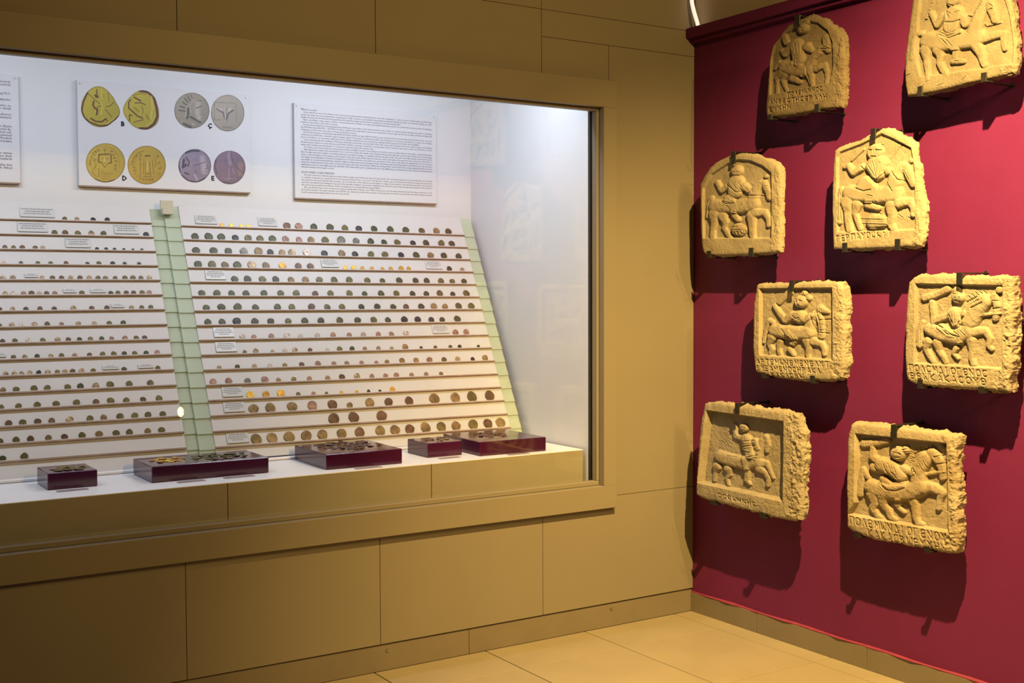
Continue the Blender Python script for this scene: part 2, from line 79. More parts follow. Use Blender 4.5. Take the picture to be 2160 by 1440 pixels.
8: {'a0':1205,'z0':519,'D':130,'T':55,'depth':21,'k':0.821,'top':[(-215.5,392.6),(-199.3,404.0),(-101.3,406.9),(-17.7,405.9),(112.7,404.5),(193.2,404.0),(230.6,397.7)],'right':[(230.6,397.7),(231.6,325.9),(222.4,287.9),(231.4,208.5),(237.0,91.9),(230.2,16.6)],'bottom':[(-230.3,24.3),(-187.9,5.7),(-52.0,0.3),(118.1,8.0),(194.8,9.4),(230.2,16.6)],'left':[(-215.5,392.6),(-231.4,345.2),(-228.3,271.9),(-234.4,179.0),(-230.3,105.7),(-230.3,24.3)],'rec':[(-226.1,69.4),(-191.5,118.8),(-191.9,365.6),(191.7,371.8),(202.6,77.6)],'horse':[[(-123.4,181.4,29.4),(-45.3,172.6,27.3),(32.2,183.6,29.8),(82.3,211.5,31.5)],[(73.8,224.2,28.0),(73.2,269.2,26.6),(99.6,310.4,25.2)],[(128.0,329.1,20.3),(152.6,306.4,16.1),(163.9,280.5,13.3),(166.7,252.0,11.2)],[(170.0,354.2,9.1)],[(-120.9,158.2,25.9),(-111.5,127.1,16.8),(-122.5,109.2,14.0),(-102.0,83.5,11.2),(-86.2,78.8,9.1)],[(-76.0,153.9,23.8),(-75.7,128.9,16.1),(-53.3,109.1,13.3),(-44.3,87.3,11.6),(-24.6,82.6,9.8)],[(45.0,174.9,20.3),(58.1,142.0,14.7),(60.7,104.0,12.6),(71.4,84.9,12.6),(88.1,84.2,8.4)],[(86.4,215.5,23.1),(139.8,212.6,17.5),(166.2,202.6,14.0),(156.5,174.0,10.5),(152.8,149.5,10.5)],[(-144.2,213.0,10.5),(-167.4,239.0,11.2),(-176.1,190.5,12.6),(-177.9,150.1,14.0)]],'rider':[[(-77.3,266.4,28.7),(-37.6,258.8,28.7),(-2.7,238.5,24.5)],[(-12.3,313.1,26.6)],[(17.6,328.8,14.0)],[(-86.3,270.7,16.1),(-124.6,287.7,14.0),(-125.0,320.1,9.8)],[(-117.4,252.5,16.8),(-81.6,249.8,17.5)],[(9.9,261.3,16.8),(48.2,252.1,10.5),(98.3,255.1,7.0),(173.2,274.2,6.0)],[(-74.5,213.2,16.8),(-36.8,191.5,18.2),(10.6,206.9,17.5)],[(15.2,181.2,13.3),(-6.0,157.0,14.7),(-14.4,136.3,12.6)],[(-9.9,126.4,9.1),(11.8,113.8,8.4)]],'obj':[[(-163.8,330.3,14.7),(-100.5,340.7,12.6),(-60.7,352.8,13.3)],[(171.4,254.3,9.1)]],'lines':[[(69.2,254.8),(45.7,286.6),(51.6,318.7),(84.7,339.7),(137.9,350.7)],[(138.3,318.3),(174.4,329.3)],[(142.7,295.0),(178.8,302.7)],[(-90.1,216.5),(-63.1,184.3),(-10.7,184.6),(23.5,199.9)],[(-55.1,253.1),(-28.3,210.4)],[(-28.8,245.8),(-11.2,230.4)],[(-25.3,316.9),(-12.3,316.6)],[(-3.7,315.9),(5.0,313.3)],[(-16.4,300.3),(-1.3,302.1)]],'fine':[[(68.3,256.1),(58.7,260.4)],[(60.7,267.6),(47.2,270.1)],[(54.2,279.0),(40.3,279.7)],[(49.9,290.6),(35.9,293.1)],[(49.7,302.8),(37.0,308.3)],[(55.8,315.7),(45.2,324.2)],[(66.2,325.5),(58.9,336.2)],[(78.6,332.8),(74.3,344.8)],[(93.0,338.6),(91.2,350.8)],[(107.4,342.9),(108.5,354.4)],[(121.7,346.5),(124.8,357.8)],[(4.7,334.4),(28.0,345.7)],[(9.1,327.8),(35.3,337.0)],[(10.0,320.2),(35.5,325.5)],[(4.6,341.4),(17.3,351.5)],[(-117.7,274.1),(-86.1,254.6)],[(-68.6,279.9),(-55.0,246.0)],[(-46.6,275.5),(-26.5,240.8)],[(-20.3,264.5),(-11.4,248.0)],[(-175.4,336.4),(-172.9,320.3)],[(-154.8,340.4),(-152.3,322.5)],[(-132.0,342.8),(-129.6,328.6)],[(-29.5,309.4),(-16.6,312.6)],[(150.5,316.4),(158.5,317.3)],[(138.0,345.6),(154.2,337.2)],[(170.6,311.9),(178.6,312.9)],[(-98.9,200.9),(-63.0,177.2)],[(-143.9,184.0),(-134.4,156.3)],[(97.6,303.3),(114.5,274.4)],[(81.2,290.9),(98.1,268.9)],[(31.5,236.0),(65.1,250.8)]],'text':[('ΠΟΛΕΜWΝΔΙΟΓΕΝΟΥ',(-211.6,38.5),(206.2,44.4),33.3),('ΚΑΚΑCΒWΕΥΧΗΝ',(-128.2,6.8),(206.7,10.6),30.8)],'hook':((-9.1,406.7),(-8.7,371.6),29.9),'clips':[((-167.2,18.4),(-166.9,-10.8),25.6),((132.3,18.5),(132.6,-6.5),27.8)]}}
# coins: (board, row, [(x, diameter, colour, apparent size)])
COINS = [
('R',1,[(-1764,19,'y',9.2),(-1724,19,'Y',9.2),(-1680,17,'Y',8.0),(-1649,18,'Y',8.3),(-1477,33,'b',14.7),(-1423,33,'c',14.7),(-1353,32,'g',14.0),(-1277,34,'g',14.7),(-1206,31,'o',13.0),(-1139,30,'k',12.3),(-1064,32,'g',13.3),(-983,33,'g',13.3),(-905,33,'g',13.0),(-823,31,'o',12.0),(-746,34,'t',13.0),(-683,33,'g',12.7)]),
('R',2,[(-1885,31,'g',15.3),(-1828,34,'g',16.3),(-1775,33,'g',15.7),(-1715,29,'k',13.7),(-1660,31,'o',14.7),(-1608,30,'o',14.0),(-1553,32,'g',14.7),(-1494,31,'c',14.0),(-1433,28,'c',12.7),(-1378,31,'t',13.7),(-1312,33,'o',14.3),(-1236,38,'s',16.3),(-1165,32,'s',13.7),(-1094,32,'g',13.3),(-1028,28,'g',11.7),(-962,31,'o',12.5),(-883,28,'k',11.0),(-815,32,'g',12.7),(-735,34,'o',13.0),(-680,32,'g',12.3)]),
('R',3,[(-1890,31,'g',15.3),(-1817,32,'g',15.3),(-1755,31,'g',15.0),(-1689,33,'s',15.7),(-1625,36,'t',16.7),(-1573,29,'k',13.3),(-1521,29,'t',13.3),(-1477,32,'m',14.3),(-1410,34,'w',15.0),(-1328,30,'k',13.0),(-1246,33,'t',14.0),(-1183,29,'k',12.3),(-1106,31,'o',13.0),(-1037,32,'o',13.0),(-957,30,'k',12.3),(-880,33,'g',13.0),(-806,33,'t',13.0),(-737,33,'g',12.7),(-659,31,'g',12.0)]),
('R',4,[(-1891,32,'g',16.0),(-1833,33,'o',16.3),(-1779,30,'o',14.7),(-1727,33,'g',15.7),(-1665,35,'m',16.3),(-1603,31,'t',14.7),(-1530,31,'y',14.0),(-1459,30,'b',13.7),(-1404,30,'b',13.3),(-1244,22,'Y',9.3),(-1202,23,'Y',9.7),(-1162,20,'y',8.7),(-1116,19,'y',8.0),(-1064,18,'y',7.7),(-1023,20,'y',8.3),(-971,25,'y',10.0),(-933,22,'y',9.0),(-724,27,'g',10.3),(-656,22,'m',8.3)]),
('R',5,[(-1748,29,'g',14.0),(-1693,31,'g',14.7),(-1629,30,'o',14.3),(-1571,30,'g',14.0),(-1503,28,'t',13.0),(-1438,30,'t',13.3),(-1375,30,'o',13.3),(-1307,30,'o',13.0),(-1305,27,'o',12.0),(-1236,31,'o',13.3),(-1150,29,'o',12.3),(-1077,26,'o',11.0),(-994,31,'g',12.7),(-912,30,'g',12.3),(-856,30,'g',12.0),(-783,30,'o',11.7),(-724,27,'o',10.7),(-662,28,'g',10.7)]),
('R',6,[(-1894,28,'g',14.0),(-1832,29,'g',14.3),(-1771,27,'g',13.3),(-1710,28,'g',13.7),(-1633,29,'g',13.7),(-1560,29,'o',13.3),(-1491,30,'o',13.7),(-1406,27,'b',12.0),(-1336,29,'o',13.0),(-1248,30,'o',13.0),(-1176,26,'g',11.3),(-1097,30,'g',12.7),(-1022,30,'o',12.3),(-942,28,'g',11.3),(-873,28,'g',11.3),(-804,32,'o',12.7),(-737,26,'g',10.0),(-665,33,'o',12.7)]),
('R',7,[(-1885,27,'g',13.7),(-1823,31,'g',15.3),(-1755,33,'g',16.0),(-1680,28,'g',13.3),(-1585,30,'g',14.0),(-1522,29,'o',13.3),(-1434,31,'b',14.0),(-1363,28,'o',12.7),(-1295,29,'o',13.0),(-1204,28,'g',12.0),(-1129,30,'g',13.0),(-1052,28,'g',11.7),(-989,28,'b',11.7),(-913,30,'g',12.3),(-849,32,'t',13.0),(-792,29,'t',11.7),(-721,33,'o',13.0),(-655,33,'o',12.7)]),
('R',8,[(-1888,28,'g',14.3),(-1830,28,'g',14.0),(-1769,33,'k',16.3),(-1693,30,'g',14.7),(-1625,29,'g',14.0),(-1549,28,'o',13.0),(-1476,30,'g',13.7),(-1404,30,'g',13.7),(-1318,31,'o',13.7),(-1235,30,'g',13.3),(-1159,31,'o',13.3),(-1091,28,'g',12.0),(-1011,32,'k',13.3),(-945,31,'k',12.7),(-877,28,'k',11.3),(-822,27,'g',11.0),(-743,33,'g',13.0)]),
('R',9,[(-1755,24,'w',11.7),(-1708,21,'c',10.3),(-1634,24,'c',11.7),(-1566,26,'w',12.3),(-1507,21,'w',10.0),(-1432,23,'w',10.3),(-1361,25,'c',11.3),(-1287,23,'c',10.0),(-1221,24,'w',10.3),(-1151,24,'c',10.3),(-1088,24,'c',10.3),(-1017,27,'w',11.3),(-769,29,'c',11.7),(-713,30,'c',12.0)]),
('R',10,[(-1757,17,'o',8.3),(-1710,23,'m',11.0),(-1640,16,'m',7.7),(-1587,20,'w',9.3),(-1543,23,'m',11.0),(-1477,20,'b',9.3),(-1400,18,'w',8.0),(-1344,24,'o',10.7),(-1287,23,'g',10.3),(-1228,20,'m',9.0),(-1164,21,'m',9.3),(-1101,18,'m',7.7),(-1035,28,'t',11.7),(-958,16,'g',6.7),(-887,18,'o',7.3),(-811,19,'o',7.7),(-764,19,'k',7.7),(-667,16,'k',6.3)]),
('R',11,[(-1871,18,'m',9.3),(-1797,20,'g',10.0),(-1726,20,'m',10.0),(-1661,20,'w',9.7),(-1598,20,'t',9.7),(-1525,22,'b',10.3),(-1453,25,'c',11.7),(-1382,21,'c',9.7),(-1324,21,'c',9.7),(-1256,20,'c',9.0),(-1187,18,'c',8.0),(-1137,21,'t',9.0),(-1064,27,'t',11.7),(-996,26,'t',11.0),(-930,28,'c',11.7),(-858,25,'o',10.3),(-788,26,'m',10.7),(-712,21,'k',8.3),(-647,29,'t',11.3)]),
('R',12,[(-1905,27,'c',13.7),(-1842,28,'c',14.3),(-1765,25,'s',12.7),(-1693,29,'c',14.3),(-1636,20,'t',9.7),(-1571,22,'t',10.7),(-1503,22,'c',10.3),(-1422,22,'c',10.3),(-1358,26,'b',11.7),(-1289,27,'m',12.0),(-1221,22,'c',9.7),(-1157,22,'c',9.7),(-1106,24,'c',10.3),(-1033,21,'c',9.0),(-962,21,'c',9.0),(-888,20,'t',8.3)]),
('R',13,[(-1764,31,'Y',15.7),(-1699,29,'y',14.3),(-1636,32,'y',15.7),(-1563,19,'o',9.0),(-1497,18,'c',8.7),(-1440,15,'o',7.0),(-1374,16,'y',7.3),(-1304,15,'y',6.7),(-1250,16,'k',7.0),(-1198,14,'k',6.0),(-1139,24,'y',10.3)]),
('R',14,[(-1760,40,'t',20.0),(-1691,41,'t',20.3),(-1599,41,'t',20.0),(-1512,41,'c',19.7),(-1424,41,'b',19.3),(-1348,27,'t',12.3),(-1256,41,'t',18.3),(-1169,38,'b',17.0),(-1072,39,'b',17.0),(-949,48,'t',20.3),(-845,46,'t',19.0),(-761,48,'o',19.3),(-670,48,'b',19.3)]),
('R',15,[(-1430,47,'b',22.2),(-1341,47,'b',21.5),(-1214,46,'b',20.7)]),
('R',16,[(-1770,43,'t',21.9),(-1705,43,'t',21.5),(-1634,44,'t',21.9),(-1561,44,'t',21.1),(-1492,43,'t',20.7),(-1408,42,'t',19.6),(-1328,43,'b',20.0),(-1234,44,'t',19.7),(-1166,43,'t',19.3),(-1097,42,'b',18.3),(-1021,46,'t',19.7),(-945,44,'o',18.8),(-873,43,'t',17.8),(-787,46,'o',18.8),(-712,44,'b',17.8),(-647,46,'t',18.3)]),
('L',1,[(-2389,18,'o',10.0),(-2343,18,'m',10.0),(-2282,19,'k',10.0),(-2228,20,'k',10.5)]),
('L',2,[(-2433,22,'o',12.5),(-2394,23,'b',12.5),(-2347,22,'o',12.0),(-2296,23,'m',12.5),(-2250,23,'o',12.5),(-2084,23,'k',12.0)]),
('L',3,[(-2617,18,'b',10.5),(-2587,17,'o',10.0),(-2556,19,'b',11.0),(-2510,18,'o',10.5),(-2483,18,'m',10.0),(-2283,15,'k',8.0),(-2248,15,'k',8.0),(-2216,14,'k',7.5),(-2180,13,'k',7.0),(-2145,12,'k',6.5),(-2110,13,'g',6.5)]),
('L',4,[(-2627,15,'m',9.0),(-2567,15,'b',8.5),(-2507,16,'o',9.0),(-2461,16,'o',9.0),(-2405,17,'b',9.5),(-2326,15,'g',8.0),(-2283,18,'o',9.5),(-2231,18,'k',9.5),(-2185,16,'g',8.5),(-2129,16,'g',8.5)]),
('L',5,[(-2636,19,'m',11.0),(-2601,20,'m',11.5),(-2498,18,'m',10.5),(-2461,19,'o',11.0),(-2428,19,'b',10.5),(-2395,20,'m',11.0),(-2361,20,'b',11.0),(-2326,20,'m',11.0),(-2294,19,'o',10.5),(-2266,19,'t',10.5),(-2229,18,'o',9.5),(-2192,20,'o',10.5),(-2161,21,'o',11.0),(-2130,19,'o',10.0),(-2097,21,'m',11.0)]),
('L',6,[(-2633,18,'m',10.5),(-2606,19,'w',11.5),(-2570,18,'c',10.5),(-2542,20,'b',11.5),(-2515,17,'m',10.0),(-2489,18,'b',10.5),(-2459,18,'c',10.0),(-2361,20,'o',11.0),(-2254,18,'g',10.0),(-2227,19,'o',10.0),(-2195,19,'b',10.0),(-2167,19,'b',10.0),(-2134,20,'o',10.5),(-2107,20,'c',10.5)]),
('L',7,[(-2658,17,'b',10.0),(-2614,18,'m',11.0),(-2568,18,'g',10.5),(-2519,19,'b',11.0),(-2468,18,'b',10.5),(-2399,21,'m',12.0),(-2332,19,'b',10.5),(-2276,20,'b',11.0),(-2183,19,'m',10.0),(-2144,19,'o',10.0),(-2109,20,'o',10.5)]),
('L',8,[(-2665,17,'o',10.5),(-2623,19,'m',11.5),(-2589,18,'w',10.5),(-2544,20,'m',11.5),(-2500,20,'o',11.5),(-2449,17,'c',10.0),(-2389,19,'m',10.5),(-2330,18,'m',10.0),(-2275,19,'o',10.5),(-2223,20,'g',11.0)]),
('L',9,[(-2660,18,'b',11.0),(-2618,19,'o',11.5),(-2572,19,'w',11.5),(-2522,19,'o',11.0),(-2470,20,'m',11.5),(-2432,19,'b',11.0),(-2392,18,'g',10.5),(-2352,19,'t',11.0),(-2311,19,'g',10.5),(-2274,18,'c',10.0),(-2224,20,'c',11.0),(-2182,19,'o',10.5),(-2150,19,'b',10.0)]),
('L',10,[(-2629,18,'o',11.0),(-2590,18,'m',11.0),(-2548,19,'g',11.0),(-2500,18,'m',10.5),(-2463,19,'o',11.0),(-2416,18,'c',10.5),(-2363,18,'b',10.5),(-2315,20,'o',11.0),(-2274,20,'o',11.0),(-2235,19,'g',10.5),(-2196,19,'o',10.5),(-2153,19,'g',10.0),(-2110,20,'c',10.5)]),
('L',11,[(-2661,19,'m',11.5),(-2632,18,'m',11.0),(-2607,17,'m',10.5),(-2579,18,'m',11.0),(-2549,18,'k',11.0),(-2518,19,'m',11.0),(-2484,18,'t',10.5),(-2457,19,'m',11.0),(-2431,19,'b',11.0),(-2399,20,'m',11.5),(-2357,18,'o',10.5),(-2244,19,'g',10.5),(-2117,19,'o',10.0)]),
('L',12,[(-2676,21,'t',13.0),(-2632,22,'o',13.5),(-2571,24,'o',14.5),(-2526,23,'o',14.0),(-2455,23,'o',13.5),(-2410,24,'g',14.0),(-2355,24,'m',13.5),(-2303,27,'o',15.0),(-2233,25,'o',14.0),(-2154,25,'o',13.5)]),
('L',13,[(-2688,20,'o',12.5),(-2630,22,'o',13.5),(-2567,24,'o',14.5),(-2502,24,'o',14.5),(-2431,25,'o',14.5),(-2362,23,'b',13.5),(-2309,26,'o',14.5),(-2252,23,'o',13.0),(-2190,22,'b',12.0),(-2130,25,'o',13.5)]),
('L',14,[(-2669,24,'b',15.0),(-2622,24,'o',14.5),(-2572,24,'b',14.5),(-2524,23,'b',14.0),(-2462,25,'m',15.0),(-2391,24,'o',14.0),(-2342,24,'t',14.0),(-2283,26,'o',14.5),(-2229,25,'o',14.0),(-2180,25,'o',14.0),(-2125,24,'o',13.0)]),
('L',15,[(-2703,22,'o',14.0),(-2650,24,'o',15.0),(-2602,24,'b',15.0),(-2542,23,'t',14.0),(-2487,23,'b',13.5),(-2426,25,'o',14.5),(-2366,26,'t',15.0),(-2305,25,'o',14.5),(-2257,25,'o',14.0),(-2190,24,'t',13.5),(-2138,25,'o',13.5)]),
('L',16,[(-2700,22,'g',14.0),(-2629,26,'o',16.5)])]
CAPS = [
('R',1,-1874,-1783,'f'),
('R',1,-1603,-1520,'f'),
('R',4,-1352,-1273,'f'),
('R',4,-843,-761,'f'),
('R',5,-1868,-1784,'f'),
('R',9,-1872,-1789,'f'),
('R',9,-884,-801,'f'),
('R',10,-1873,-1788,'f'),
('R',13,-1876,-1793,'f'),
('R',14,-1880,-1795,'f'),
('R',16,-1887,-1799,'f'),
('L',1,-2550,-2425,'f'),
('L',2,-2565,-2458,'f'),
('L',2,-2207,-2112,'f'),
('L',3,-2398,-2306,'f'),
('L',5,-2560,-2512,'s'),
('L',6,-2429,-2381,'s'),
('L',6,-2329,-2271,'s'),
('L',7,-2260,-2210,'s'),
('L',10,-2688,-2654,'s'),
('L',11,-2323,-2263,'s'),
('L',11,-2191,-2132,'s')]
